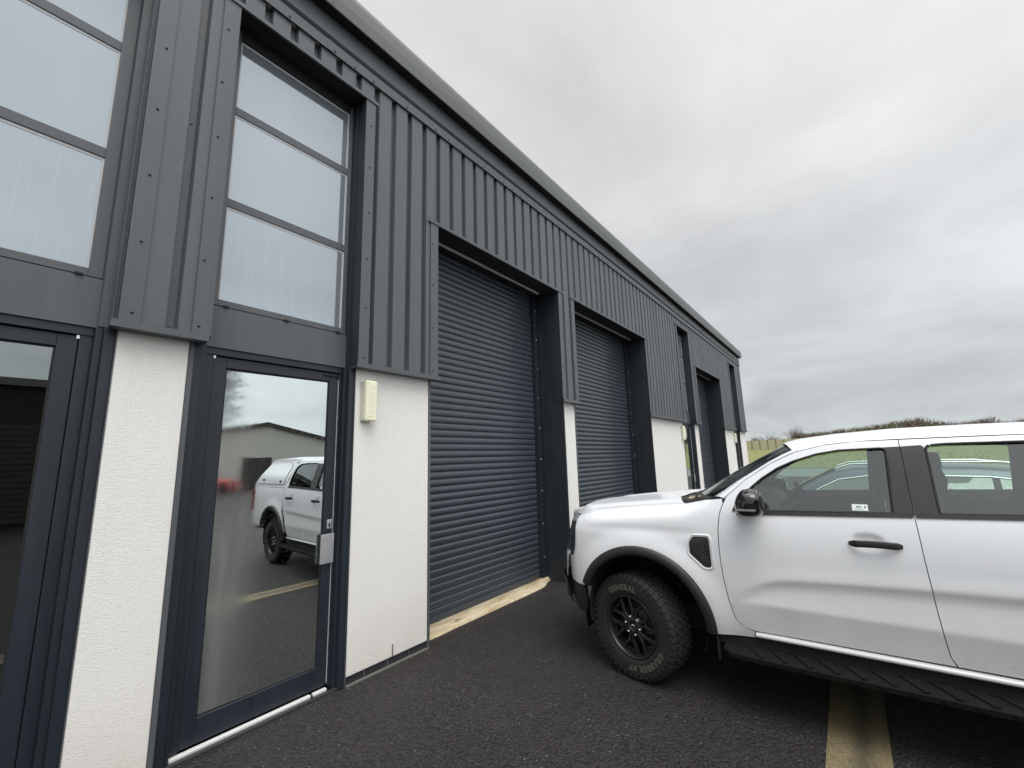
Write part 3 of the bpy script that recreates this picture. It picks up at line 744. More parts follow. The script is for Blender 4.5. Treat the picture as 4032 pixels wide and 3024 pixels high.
    for f0, f1 in ((.015, .0745),):
        mb = MB(); bx(mb, f0, f1, 3.30, Yw+.06, 2.552, 5.13); bx(mb, f0-.004, f0+.022, 3.205, 3.30, 2.556, 5.13); mb.build('frame_cover', M['trim'], bld)
    mb = MB(); bx(mb, q0, q1, Yw-.006, Yw+.06, 5.045, zz1); mb.build('shaded_head_frame', M['soffit'], win)  # top bar of the window frame, recess shadow painted in as near-black
    zs = [2.906]+[v for c in bars for v in c]+[5.045]
    mb = MB(); pn = MB()
    for c, d in zip(zs[::2], zs[1::2]):
        pn = MB(); bx(pn, q0, q1, Yw+.012, Yw+.030, c, d); pane = pn.build('pane', M['winglass'], win)
        e = .010
        bd = MB(); bx(bd, q1-e*1.6, q1, Yw+.009, Yw+.0115, c, d); bx(bd, q0, q0+e, Yw+.009, Yw+.0115, c, d); bx(bd, q0+e, q1-1.6*e, Yw+.009, Yw+.0115, d-e*1.8, d); bd.build('glazing_bead', M['bead'], win)
    mb = MB()
    for u in (.18, .60, 1.03): bx(mb, u-.018, u+.018, Yw-.034, Yw-.020, 2.846, 2.858)
    mb.build('drain_cap', M['black'], win)
    # right reveal of the opening above (cladding flashing return)
    mb = MB(); mb.box(x1-.032, x1-.028, CH, Yw+.01, 2.55, 5.145); mb.build('reveal_lining', M['reveal'], bld)
    # room behind the glass
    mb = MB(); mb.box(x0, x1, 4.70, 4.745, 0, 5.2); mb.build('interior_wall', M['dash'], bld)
doorway(-.647, .516, True, M['doorglassdark'], False)
doorway(.897, 2.06, False, M['doorglass'])
doorway(11.469, 12.577, False, M['doorglass'])
doorway(17.947, 19.108, False, M['doorglass'])
# small white drip on the pane
mb = MB(); mb.box(1.738, 1.744, 3.397, 3.3995, 3.12, 3.145); mb.build('white_mark', M['whitebar'], bld)

# bulkhead lights
def bulkhead(x, z0, lab):
    r = empty('bulkhead_light', (x, D, z0)); tag(r, lab, 'wall light', 'bulkhead lights beside the doors')
    w, h = .112, .352
    mb = MB(); mb.box(-w/2-.008, w/2-.02, -.03, 0, .004, h-.004); mb.build('back_box', M['lampgrey'], r, bevel=.006)
    mb = MB(); mb.box(-w/2, w/2, -.078, -.03, 0, h); mb.build('diffuser', M['lampbody'], r, bevel=.014, seg=3)
    mb = MB()
    for i in range(15):
        for j in range(4):
            mb.lathe([(.0001, -.0035), (.004, -.0028), (.006, 0)], (-.028+.015*j+(.0075 if i % 2 else 0), -.0778, .045+i*.0188), (0, 1, 0), 6)
    mb.build('prisms', M['lampbody'], r)
    mb = MB()
    for z in (.022, h-.022): mb.cyl((-w/2+.016, -.080, z), (-w/2+.016, -.077, z), .006, 8)
    mb.build('fixing_screw', M['lampgrey'], r)
bulkhead(2.177, 2.087, 'yellowed bulkhead light on the nearest wide white pier right of the glazed door')
bulkhead(11.33, 2.077, 'yellowed bulkhead light on the white pier behind the pickup bonnet, above its windscreen base')
bulkhead(17.83, 2.077, 'farthest small bulkhead light on the last wide white pier near the building end')

# ------------------------------------------------------------------ pickup truck
TA = math.radians(1.5)
truck = empty('pickup_truck', (3.506+math.cos(TA)*.94, 1.511+math.sin(TA)*.94, 0), math.radians(90)+TA)
tag(truck, 'white double cab pickup with black wheel arches and lettered tyres facing the building', 'pickup truck')
def T(s, w, z): return (-s, w, z)
WB = [(.38, .895), (.46, .915), (.52, .928), (.60, .940), (.70, .950), (.80, .955), (.95, .958), (1.08, .958), (1.18, .952), (1.26, .941), (1.32, .927), (1.45, .885), (1.60, .835), (1.74, .785), (1.79, .762), (1.83, .73), (1.9, .68)]
GC = [(.735, 1.392), (.764, 1.415), (.892, 1.53), (1.065, 1.647), (1.226, 1.726), (1.393, 1.768), (1.563, 1.785), (1.80, 1.790), (2.33, 1.793), (2.70, 1.785), (2.90, 1.765)]
HE = [(-.62, 1.10), (-.56, 1.175), (-.50, 1.220), (-.375, 1.256), (-.088, 1.292), (.242, 1.325), (.45, 1.345), (.605, 1.383), (.735, 1.400), (.95, 1.6)]
C_UP = [(.72, .72), (.775, .761), (.936, .844), (1.048, .877), (1.286, .896), (1.793, .921), (2.155, .932), (2.6, .95), (2.9, .95)]
def Wf(s, z, bed=False):
    w = cinterp(WB, z)
    # sculpted flank of the doors
    A = smooth(.72, 1.05, s)*(1-smooth(2.55, 2.85, s))
    if A > 0 and z < 1.0:
        zc = interp(C_UP, s)
        if z > zc: d = .004*smooth(zc+.10, zc, z)
        elif z > zc-.070: d = lerp(.004, -.013, 1-(1-(zc-z)/.070)**2)
        elif z > .705: d = lerp(-.013, -.001, ((zc-.070-z)/(zc-.070-.705))**1.4)
        elif z > .57: d = lerp(-.001, -.011, 1-(1-(.705-z)/.135)**2)
        else: d = -.011
        w += A*d
    # bonnet shoulder
    F = 1-smooth(.40, .72, s)
    if F > 0:
        ze = interp(HE, s); t = (z-(ze-.135))/.135
        if t > 0:
            wr = lerp(.80, cinterp(WB, ze-.135), math.sqrt(max(0, 1-min(1, t)**2.0)))
            w = lerp(w, min(w, wr), F)
        w -= .006*F*math.exp(-((z-1.14)/.03)**2)
    for hs in (1.545, 2.54):
        k = (abs(s-hs)/.078)**2.6+(abs(z-1.163)/.050)**2.6
        if k < 1: w -= .015*(1-k)**.6
    # bulges round the arches
    for cx in (.07, 3.27):
        r = math.hypot(s-cx, z-.47); w += .026*(1-smooth(.53, .70, r))*(1 if z > .40 else 0)
    if s < -.2: w -= .55*max(0, -.2-s)**2 + 1.2*max(0, -.50-s)**2*3
    if s > 3.9: w -= .25*(s-3.9)**2
    return w
def fL(off=0, side=1):
    return lambda a, b, d: T(a, side*(Wf(a, b)-d+off), b)
def panel(name, mat, outline, parent=None, holes=(), d=.03, hem=.022, off=0, side=1, clip=None):
    mb = MB(); sheet(mb, outline, fL(off, side), holes, d, hem, side)
    return mb.build(name, mat, parent or truck)
def arc(cx, cz, r, a0, a1, n):
    return [(cx+r*math.cos(math.radians(lerp(a0, a1, i/n))), cz+r*math.sin(math.radians(lerp(a0, a1, i/n)))) for i in range(n+1)]

DF = [(.738, 1.364), (.712, 1.297), (.694, 1.188), (.690, 1.08), (.690, .978), (.697, .863), (.716, .712), (.747, .586), (.789, .536), (.858, .520)]
BC = [(1.848, .524), (1.827, .572), (1.812, .703), (1.797, .928), (1.788, 1.095), (1.781, 1.332), (1.784, 1.618), (1.785, 1.787)]
fender = [(-.52, 1.212), (-.50, 1.220), (-.375, 1.256), (-.088, 1.292), (.242, 1.325), (.45, 1.345), (.605, 1.383), (.729, 1.398)]+[(s-.006, z) for s, z in DF[:-1]]+[(.852, .513), (.852, .476), (.607, .459)]+arc(.07, .47, .535, 0, 157, 26)+[(-.43, .645), (-.665, .652), (-.672, .76), (-.655, .845), (-.578, .858), (-.53, .95), (-.515, 1.09), (-.522, 1.17)]
fdoor = DF[::-1][0:]+[(.764, 1.413)]+GC[2:7]+[(1.785, 1.787)]+[(s, z) for s, z in BC[::-1][1:]]
dlo_f = roundpoly([(.800, 1.322), (.905, 1.461), (.999, 1.544), (1.103, 1.615), (1.202, 1.662), (1.343, 1.708), (1.473, 1.730), (1.716, 1.738), (1.690, 1.343)], [.0, 0, 0, 0, 0, 0, 0, .03, .01])
RB = [(s+.0045, z) for s, z in BC]
rdoor = [(1.855, .524)]+RB[1:]+[(2.33, 1.791), (2.62, 1.787), (2.80, 1.745), (2.845, 1.60), (2.855, 1.30), (2.845, 1.05), (2.79, .92), (2.72, .80), (2.67, .62), (2.64, .526)]
dlo_r = roundpoly([(1.896, 1.348), (1.905, 1.745), (2.0, 1.752), (2.32, 1.752), (2.58, 1.742), (2.70, 1.69), (2.76, 1.50), (2.755, 1.365)], [.01, .03, 0, 0, 0, .05, 0, .05])
bedside = [(2.862, .478), (2.862, 1.33), (4.40, 1.33), (4.44, 1.25), (4.46, .95), (4.44, .62), (4.0, .60)]+arc(3.27, .47, .535, 14, 180, 26)[0:]+[(2.735, .478)]
bedside = [(2.735, .478), (2.735, .60), (2.79, .80), (2.862, .93), (2.868, 1.30), (2.868, 1.33), (4.40, 1.33), (4.44, 1.25), (4.46, .95), (4.44, .62), (3.80, .60)]+arc(3.27, .47, .535, 14, 180, 26)
for side in (1, -1):
    panel('front_wing', M['white'], fender, side=side, d=.026)
    o = panel('door', M['white'], fdoor, holes=[dlo_f], side=side, d=.017)
    r = panel('door', M['white'], rdoor, holes=[dlo_r], side=side, d=.019)
    panel('bed_side', M['white'], bedside, side=side, d=.04)
    # sill
    mb = MB(); mb.grid([[T(s, side*(w-(.02 if s > 2.70 else 0)), z) for w, z in ((.895, .513), (.915, .513), (.931, .508), (.938, .500), (.938, .489), (.926, .480), (.88, .476))] for s in (.860, 1.2, 1.6, 2.0, 2.4, 2.69, 2.72)]); mb.build('sill', M['clean'], truck)
    # black B pillar, belt strips
    panel('pillar_trim', M['pillar'], [(1.722, 1.715), (1.700, 1.742), (1.784, 1.745), (1.7815, 1.335), (1.694, 1.340)], parent=o, side=side, off=.005, hem=.012, d=.02)
    panel('pillar_trim', M['pillar'], [(1.789, 1.745), (1.885, 1.750), (1.898, 1.740), (1.890, 1.342), (1.7865, 1.337)], parent=r, side=side, off=.005, hem=.012, d=.02)
    panel('belt_trim', M['blackp'], [(.86, 1.297), (.84, 1.305), (.86, 1.322), (1.35, 1.333), (1.778, 1.347), (1.778, 1.322), (1.30, 1.309)], parent=o, side=side, off=.008, hem=.014, d=.02)
    panel('belt_trim', M['blackp'], [(1.791, 1.322), (1.791, 1.347), (2.30, 1.356), (2.76, 1.366), (2.76, 1.345), (2.3, 1.335)], parent=r, side=side, off=.008, hem=.014, d=.02)
    # window seal: dark strip round glass
    for poly, par in ((dlo_f, o), (dlo_r, r)):
        pts = densify(poly, .05); mb = MB(); mb.tube([T(a, side*(Wf(a, b)-.003), b) for a, b in pts], .008, 6, closed=True); mb.build('window_seal', M['black'], par)
        mb = MB(); sheet(mb, poly, fL(-.014, side), (), .08, 0, side); mb.build('window_glass', M['carglass'], par)
    # inner door frame lining seen through the far glass
    # sail triangle behind the mirror
    panel('mirror_sail', M['blackp'], [(.795, 1.318), (.83, 1.395), (.875, 1.425), (.91, 1.40), (.92, 1.32)], parent=o, side=side, off=.008, hem=.02, d=.04)
    # handles with their shallow cups
    for par, s0, s1, zh in ((o, 1.447, 1.705, 1.162), (r, 2.44, 2.70, 1.172)):
        mb = MB(); rows = []; w0 = Wf(1.30, zh)
        for i in range(25):
            t = i/24; e = min(1, 7*min(t, 1-t)+.25)**.5; off = .006+.030*min(1, 6*min(t, 1-t))**.7
            rows.append([T(lerp(s0, s1, t), side*(w0+off+.008*e*math.copysign(abs(math.cos(a))**.6, math.cos(a))), zh-.006*(2*t-1)**2-.012*(t-.5)*0+.0205*e*math.copysign(abs(math.sin(a))**.6, math.sin(a))) for a in [2*PI*j/14 for j in range(15)]])
        mb.grid(rows); mb.add(rows[0][:14], [tuple(range(14))]); mb.add(rows[-1][:14], [tuple(range(14))])
        mb.build('handle', M['blackp'], par)
    # flare
    for cx in (.07, 3.27):
        mb = MB(); A0, A1 = (-1, 158) if cx < 1 else (14, 182)
        rows = []
        for i in range(41):
            t = math.radians(lerp(A0, A1, i/40)); ca, sa = math.cos(t), math.sin(t); row = []
            for rr, off in ((.548, -.030), (.548, .012), (.540, .022), (.520, .030), (.490, .030), (.478, .022), (.472, .0), (.470, -.10)):
                if i < 3: rr = rr+.0
                s_, z_ = cx+rr*ca, .47+rr*sa
                row.append(T(s_, side*(Wf(cx+.54*ca, .47+.54*sa)+off), z_))
            rows.append(row)
        mb.grid(rows)
        mb.build('wheel_arch_flare', M['blackp'], truck)
    for cx in (.07, 3.27):
        mb = MB()
        for (rr, w0, w1) in ((.468, .42, .925),):
            mb.grid([[T(cx+rr*math.cos(math.radians(t)), side*w, .47+rr*math.sin(math.radians(t))) for w in (w0, .6, .8, w1)] for t in range(-22, 203, 9)])
        mb.grid([[T(cx+rr*math.cos(math.radians(t)), side*.42, .47+rr*math.sin(math.radians(t))) for rr in (.0, .47)] for t in range(-22, 203, 9)])
        mb.build('wheel_well', M['dark'], truck)
    # mud flap, inner liner strip
    mb = MB(); mb.box(-.615, -.60, side*.66, side*.915, .28, .50); mb.build('mud_flap', M['black'], truck)
    # lower black sill body, running board with triangular pads
    mb = MB(); mb.box(-.62, -2.74, side*.80, side*.905, .40, .479); mb.build('underbody_edge', M['dark'], truck)
    mb = MB()
    sec = [(.905, .395), (.93, .412), (1.045, .408), (1.066, .396), (1.064, .368), (1.03, .352), (.93, .356)]
    st = [(.66, .62, .03), (.70, .90, .012), (.80, 1, 0), (2.55, 1, 0), (2.64, .90, .012), (2.68, .62, .03)]
    rows = []
    for s_, k, dz in st: rows.append([T(s_, side*(.905+(w-.905)*k), z+dz*0+(.40-z)*(1-k)) for w, z in sec+[sec[0]]])
    mb.grid(rows, False)
    for i in range(14):
        s0 = .80+i*.132
        mb.add([T(s0, side*.925, .4145), T(s0+.085, side*.925, .4145), T(s0+.115, side*1.055, .4105), T(s0+.085, side*1.060, .4105),
                T(s0, side*.925, .420), T(s0+.085, side*.925, .420), T(s0+.115, side*1.052, .418), T(s0+.085, side*1.052, .418)], [(4, 5, 6, 7), (0, 1, 5, 4), (1, 2, 6, 5), (2, 3, 7, 6), (3, 0, 4, 7)])
        mb.add([T(s0+.02, side*1.0665, .399), T(s0+.075, side*1.0665, .399), T(s0+.035, side*1.0655, .371), T(s0+.02, side*1.071, .397), T(s0+.070, side*1.071, .397), T(s0+.037, side*1.070, .374)],
               [(3, 4, 5), (0, 1, 4, 3), (1, 2, 5, 4), (2, 0, 3, 5)])
    mb.build('side_step', M['step'], truck)
    # wing vent
    mb = MB(); vent = roundpoly([(.480, 1.078), (.500, 1.112), (.520, 1.122), (.612, 1.124), (.622, 1.10), (.624, .925), (.610, .912), (.575, .915), (.480, 1.000)], .008, 2)
    sheet(mb, vent, fL(.004, side), (), .03, .02, side); vb = mb.build('wing_vent', M['blackp'], truck)
    mb = MB(); hexa = [(.490, 1.082), (.507, 1.110), (.570, 1.112), (.588, 1.085), (.588, 1.03), (.545, .985), (.490, 1.03)]
    sheet(mb, roundpoly(hexa, .006, 2), fL(.012, side), (), .03, .01, side)
    for k in range(3): mb.obox(T(.538, side*(Wf(.54, 1.05)+.014), 1.04+.02*k), (.028, 0, 0), (0, .002, 0), (0, 0, .0035))
    for k in range(5): mb.obox(T(.600, side*(Wf(.6, 1.0)+.009), .955+.028*k), (.017, 0, 0), (0, .004, 0), (0, 0, .004))
    mb.add([T(.548, side*(Wf(.55, .98)+.006), .985), T(.590, side*(Wf(.59, .98)+.006), 1.03), T(.618, side*(Wf(.6, .93)+.008), .94), T(.60, side*(Wf(.6, .93)+.010), .925), T(.57, side*(Wf(.57, .93)+.010), .945)], [(0, 1, 2, 3, 4)])
    mb.build('vent_fins', M['ventfin'], vb)
    mb = MB(); vp = densify(roundpoly([(.468, 1.080), (.490, 1.122), (.515, 1.134), (.622, 1.136), (.636, 1.105), (.638, .918), (.615, .900), (.570, .902), (.468, .995)], .01, 2), .03)
    mb.tube([T(a, side*(Wf(a, b)-.001), b) for a, b in vp], .008, 6, closed=True); mb.build('vent_surround', M['white'], vb)
    # headlight corner
    panel('headlight', M['lamp'], roundpoly([(-.512, 1.165), (-.508, 1.09), (-.522, .95), (-.566, .858), (-.596, .866), (-.602, .95), (-.592, 1.08), (-.565, 1.16)], .012, 2), side=side, off=.010, hem=.05, d=.03)
    # lower black bumper corner
    panel('bumper_corner', M['blackp'], [(-.674, .648), (-.425, .643), (-.415, .50), (-.44, .415), (-.50, .405), (-.62, .47), (-.672, .58)], side=side, off=.004, hem=.05, d=.04)
    mb = MB(); mb.box(.47, .455, side*.62, side*.88, .28, .42); mb.build('air_deflector', M['black'], truck)

# bonnet
rows = []
for i in range(25):
    v = i/24; se = lerp(-.515, .44, v); ze = interp(HE, se); we = Wf(se, ze)-.004; row = []
    for j in range(41):
        u = -1+j/20; w = we*u; au = abs(w)
        s = se+lerp(-.27, -.17, v)*(1-abs(u)**2.4)
        z = ze+.012*(1-u*u)
        z += .016*smooth(.68, .64, au)*smooth(.0, .15, v) - .020*smooth(.46, .41, au)*smooth(.05, .25, v)
        z -= .035*(1-smooth(0, .16, v))**2*(1-abs(u)**3)
        if abs(au-.735) < .004: z -= .004
        row.append(T(s, w, z))
    rows.append(row)
mb = MB(); mb.grid(rows); mb.build('bonnet', M['white'], truck)
# nose
rows = []
for i in range(21):
    t = i/20; z = lerp(.655, 1.205, t); row = []
    for j in range(33):
        u = -1+j/16; we = .80-.02*t; w = we*u
        edge = interp([(.65, -.665), (.84, -.655), (.95, -.56), (1.09, -.525), (1.21, -.52)], z)
        s = edge+(-.86+.06*smooth(.95, 1.2, z)-edge)*(1-abs(u)**3.2)
        row.append(T(s, w, z))
    rows.append(row)
mb = MB(); mb.grid(rows); mb.build('nose', M['white'], truck)
rows = [[T(interp([(.40, -.50), (.47, -.62), (.66, -.668)], z)+(-.885-interp([(.40, -.50), (.47, -.62), (.66, -.668)], z))*(1-abs(-1+j/16)**3.4)*(.92 if z < .45 else 1), (-1+j/16)*.83, z) for j in range(33)] for z in (.40, .45, .52, .60, .657)]
mb = MB(); mb.grid(rows); mb.build('bumper', M['blackp'], truck)
def nose_pt(u, z, off=0):
    t = (z-.655)/.55; we = .80-.02*t; edge = interp([(.65, -.665), (.84, -.655), (.95, -.56), (1.09, -.525), (1.21, -.52)], z)
    return T(edge+(-.86+.06*smooth(.95, 1.2, z)-edge)*(1-abs(u)**3.2)-off, (we+off*.3)*u, z)
mb = MB(); mb.grid([[nose_pt(-.58+.058*j, lerp(.72, 1.12, i/8), .006) for j in range(21)] for i in range(9)])
for z in (.80, .90, 1.0): mb.tube([nose_pt(-.56+.056*j, z, .016) for j in range(21)], .010, 6)
mb.build('grille', M['gloss'], truck)
for sd_ in (1, -1):
    mb = MB(); mb.grid([[nose_pt(sd_*(.62+.045*j), lerp(.88, 1.13, i/6), .008) for j in range(9)] for i in range(7)]); mb.build('front_lamp', M['lamp'], truck)

# A pillars, roof rails, roof, screen
def gz(s): return interp(GC, s)
def pillar(side):
    E_ = [(.655, 1.402, .800), (.80, 1.500, .765), (.93, 1.582, .735), (1.03, 1.648, .708), (1.12, 1.700, .682), (1.212, 1.747, .655)]
    G_ = [(.742, 1.402), (.892, 1.535), (1.02, 1.623), (1.10, 1.670), (1.17, 1.704), (1.245, 1.736)]
    rows = []
    for (es, ez, ew), (gs, gz_) in zip(E_, G_):
        gw = Wf(gs, gz_)
        rows.append([T(gs, side*(gw-.03), gz_-.01), T(gs, side*gw, gz_+.003), T(lerp(gs, es, .35), side*(lerp(gw, ew, .25)+.002), lerp(gz_, ez, .4)+.010), T(lerp(gs, es, .75), side*(lerp(gw, ew, .68)+.004), lerp(gz_, ez, .75)+.009), T(es, side*ew, ez), T(es+.02, side*(ew-.02), ez-.02)])
    mb = MB(); mb.grid(rows); mb.build('windscreen_pillar', M['white'], truck)
pillar(1); pillar(-1)
rows = []
st = [1.215, 1.26, 1.32, 1.40, 1.50, 1.62, 1.8, 2.0, 2.2, 2.4, 2.6, 2.8, 2.9]
ZC_ = [(1.1, 1.785), (1.215, 1.800), (1.3, 1.828), (1.5, 1.858), (1.8, 1.878), (2.3, 1.884), (2.9, 1.868)]
for s in st:
    row = []
    for j in range(45):
        u = -1+j/22; au = abs(u); wg = Wf(s, max(gz(s), 1.72))
        w = wg*math.copysign(1-(1-au)**1.0, u) if True else 0
        zc = interp(ZC_, s); zg = gz(s)+.004
        z = zc-(zc-zg)*au**4.2
        rail = .010*math.exp(-((au-.80)/.05)**2)*smooth(1.3, 1.5, s)
        s_ = s-.11*(1-au*au)*(1-smooth(1.2, 1.7, s))
        row.append(T(s_, w, z-rail*.8))
    rows.append(row)
mb = MB(); mb.grid(rows); mb.build('roof', M['white'], truck)
rows = []
for i in range(15):
    v = i/14; row = []
    for j in range(25):
        u = -1+j/12; q = 1-u*u
        b0 = Vector(T(.655-.24*q, .80*u, 1.400-.02*q)); b1 = Vector(T(1.222-.11*q, .655*u, 1.744+.044*q))
        p = b0.lerp(b1, v); p += Vector((.006, 0, .010))*math.sin(PI*v)*(.2+.8*q); row.append(tuple(p))
    rows.append(row)
mb = MB(); mb.grid(rows); mb.build('windscreen', M['carglass'], truck)
for nm, va, vb2 in (('screen_edge', 0, .05),):
    mb = MB()
    for side in (1, -1):
        mb.tube([(rows[i][0 if side < 0 else -1][0], rows[i][0 if side < 0 else -1][1], rows[i][0 if side < 0 else -1][2]+.001) for i in range(15)], .006, 6)
    mb.tube([(p[0], p[1], p[2]+.002) for p in rows[-1]], .008, 6)
    mb.build('screen_seal', M['black'], truck)
# cowl with wipers and a few dead leaves
rr = []
for j in range(25):
    u = -1+j/12; q = 1-u*u
    rr.append([T(.44-.17*(1-abs(u)**2.4)+.005, .80*u, 1.338+.006*q), T(.50-.18*q, .80*u, 1.350), T(.60-.22*q, .80*u, 1.385), T(.665-.24*q, .80*u, 1.402-.015*q)])
mb = MB(); mb.grid(rr); mb.build('cowl', M['blackp'], truck)
mb = MB()
for w0, w1 in ((.68, .1), (-.05, -.6)):
    mb.tube([T(.52-.2*(1-(w0/.8)**2), w0, 1.352), T(.60-.22*(1-((w0+w1)/1.6)**2), (w0+w1)/2, 1.378), T(.66-.24*(1-(w1/.8)**2), w1, 1.388)], .006, 6)
mb.build('wiper', M['black'], truck)
mb = MB()
for i in range(26):
    w = random.uniform(.52, .76); s = .50-.2*(1-(w/.8)**2)+random.uniform(-.03, .09); z = 1.362+max(0, s-.40)*.18
    a = random.uniform(0, 6.28); r = random.uniform(.012, .026)
    mb.add([T(s+r*math.cos(a), w+r*math.sin(a), z+random.uniform(0, .02)), T(s+r*.6*math.cos(a+2), w+r*.6*math.sin(a+2), z+random.uniform(0, .02)), T(s+r*math.cos(a+3.3), w+r*math.sin(a+3.3), z+.012), T(s+r*.5*math.cos(a+4.6), w+r*.5*math.sin(a+4.6), z)], [(0, 1, 2, 3)])
o = mb.build('dead_leaves', M['leaf']); o.matrix_world = Matrix.LocRotScale(truck.location, truck.rotation_euler, None)
tag(o, 'small pile of crumpled dead leaves caught at the foot of the pickup windscreen', 'leaves', kind='stuff')

# wing mirrors
for side in (1, -1):
    root = MB(); rows = []
    cs, cw, cz = .922, 1.055, 1.391
    for i in range(17):
        ph = -PI/2+PI*i/16; row = []
        for j in range(33):
            th = 2*PI*j/32
            def se(v, p): return math.copysign(abs(v)**p, v)
            x = se(math.cos(ph), .55)*se(math.cos(th), .65); y = se(math.cos(ph), .55)*se(math.sin(th), .75); z = se(math.sin(ph), .62)
            s = cs+.096*x+(.018*z if x < 0 else -.0)+ (.030*(1-z)*.5 if x < 0 else 0); w = cw+.105*y; zz_ = cz+.092*z
            if x < 0: s += .028*max(0, z)*abs(x)
            zz_ -= .020*max(0, (w-cw))/.105*max(0, z)
            row.append(T(s, side*w, zz_))
        rows.append(row)
    root.grid(rows); mir = root.build('wing_mirror', M['gloss'], truck)
    mb = MB(); mb.obox(T(cs-.0, side*(cw+.084), cz-.040), (.056, 0, 0), (0, .022, 0), (0, 0, .008)); mb.build('indicator', M['amber'], mir, bevel=.004)
    mb = MB(); mb.box(-cs-.070, -cs-.086, side*(cw-.060), side*(cw+.050), cz-.050, cz+.048); mb.build('mirror_glass', M['chrome'], mir, bevel=.004)
    mb = MB(); mb.prism([(-.055, -.05), (.05, -.05), (.04, .015), (-.04, .015)], lambda a, b: T(.875+a, side*.905, 1.355+b), lambda a, b: T(.885+a, side*1.0, 1.345+b)); mb.build('mirror_arm', M['blackp'], mir, bevel=.008)

# wheels -----------------------------------------------------------------
def text_mesh(txt, size, outline):
    c = bpy.data.curves.new('text', 'FONT'); c.body = txt; c.size = size; c.align_x = 'CENTER'; c.align_y = 'CENTER'; c.space_character = 1.18
    if outline: c.fill_mode = 'NONE'; c.bevel_depth = .0016; c.bevel_resolution = 0; c.offset = .0006
    o = bpy.data.objects.new('text', c); COL.objects.link(o)
    dg = bpy.context.evaluated_depsgraph_get(); me = bpy.data.meshes.new_from_object(o.evaluated_get(dg))
    bpy.data.objects.remove(o); return me
def bend_text(txt, size, R, ang, flip):
    """text laid on a ring in the x-z plane (y outwards), ang = centre angle"""
    me = text_mesh(txt, size, True)
    for v in me.vertices:
        x, y, z = v.co
        r = R+y; t = math.radians(ang)-x/R
        v.co = (r*math.cos(t), z, r*math.sin(t))
    return me
def wheel(name, parent, loc, steer, R, Rr, width, side, lettered, detail=True, blur=None):
    """axis along local y; +y*side is the outer face"""
    g = empty(name, loc, steer); g.parent = parent
    h = width/2; o_ = side
    prof = [(Rr+.002, h-.022), (Rr+.014, h-.006), (Rr+.035, h), (Rr+.075, h+.004), (R-.055, h+.002), (R-.030, h-.010), (R-.012, h-.022), (R-.006, h-.040), (R-.004, 0), (R-.006, -h+.040), (R-.012, -h+.022), (R-.055, -h), (Rr+.075, -h-.004), (Rr, -h+.02), (Rr, 0), (Rr+.002, h-.022)]
    mb = MB(); mb.lathe([(r, a*o_) for r, a in prof], (0, 0, 0), (0, 1, 0), 96)
    if detail:
        nT = 46
        for i in range(nT):
            t = 2*PI*i/nT
            er = Vector((math.cos(t), 0, math.sin(t))); et = Vector((-math.sin(t), 0, math.cos(t))); ey = Vector((0, 1, 0))
            for k, yy in enumerate((-.092, -.052, -.010, .032, .074)):
                t2 = t+(.068 if k % 2 else 0); er = Vector((math.cos(t2), 0, math.sin(t2))); et = Vector((-math.sin(t2), 0, math.cos(t2)))
                mb.obox(er*(R-.001)+ey*yy*o_, er*.006, (et+ey*(.35 if k % 2 else -.35)).normalized()*.0165, ey*.0165)
            # shoulder lugs wrapping onto the sidewall
            t3 = t; er = Vector((math.cos(t3), 0, math.sin(t3))); et = Vector((-math.sin(t3), 0, math.cos(t3)))
            L = .030 if i % 2 else .018
            mb.obox(er*(R-.018)+ey*(h-.020)*o_, (er*.016-ey*.012*o_), et*.017, (er*.45+ey*o_).normalized()*.010)
            mb.obox(er*(R-.040-L*.4)+ey*(h-.001)*o_, er*(.012+L*.4), et*.013, ey*.0045)
            mb.obox(er*(R-.018)-ey*(h-.020)*o_, (er*.016+ey*.012*o_), et*.017, (er*.45-ey*o_).normalized()*.010)
    ty = mb.build('tyre', M['tyre'], g)
    if detail:
        mb = MB(); mb.lathe([(Rr+.040, (h+.0035)*o_), (Rr+.041, (h+.0055)*o_), (Rr+.043, (h+.0035)*o_)], (0, 0, 0), (0, 1, 0), 96)
        mb.lathe([(R-.058, (h+.002)*o_), (R-.056, (h+.0055)*o_), (R-.053, (h+.001)*o_)], (0, 0, 0), (0, 1, 0), 96); mb.build('sidewall_rib', M['tyre'], ty)
    if lettered:
        for txt, ang in (('GENERAL', 100), ('GRABBER AT', -90)):
            me = bend_text(txt, .056, Rr+.066, 0, False)
            o = bpy.data.objects.new('tyre_lettering', me); COL.objects.link(o); me.materials.clear(); me.materials.append(M['letter']); o.parent = ty
            # ring plane x-z as seen from the outer side; mirror so it reads from outside
            for v in me.vertices:
                x, y, z = v.co
                a = math.radians(lettered[txt])
                # seen from +y (outer) the x axis runs to the left
                X_ = x*math.cos(a)-z*math.sin(a); Z_ = x*math.sin(a)+z*math.cos(a)
                v.co = (-X_*o_, (h+.0045)*o_+y*.5*o_, Z_)
    # rim
    rim = MB()
    bz = Rr+.004
    rim.lathe([(r, a*o_) for r, a in [(bz, h-.018), (bz+.004, h-.008), (bz-.004, h-.006), (bz-.014, h-.014), (bz-.020, h-.035), (bz-.030, 0), (bz-.034, -h+.04), (bz, -h+.02)]], (0, 0, 0), (0, 1, 0), 72)
    rm = rim.build('rim', M['rim'], g)
    sp = MB(); f = h-.030
    sp.lathe([(.0001, (f-.012)*o_), (.03, (f-.012)*o_), (.034, (f-.004)*o_), (.052, (f-.004)*o_), (.072, (f-.020)*o_), (.080, (f-.045)*o_)], (0, 0, 0), (0, 1, 0), 36)
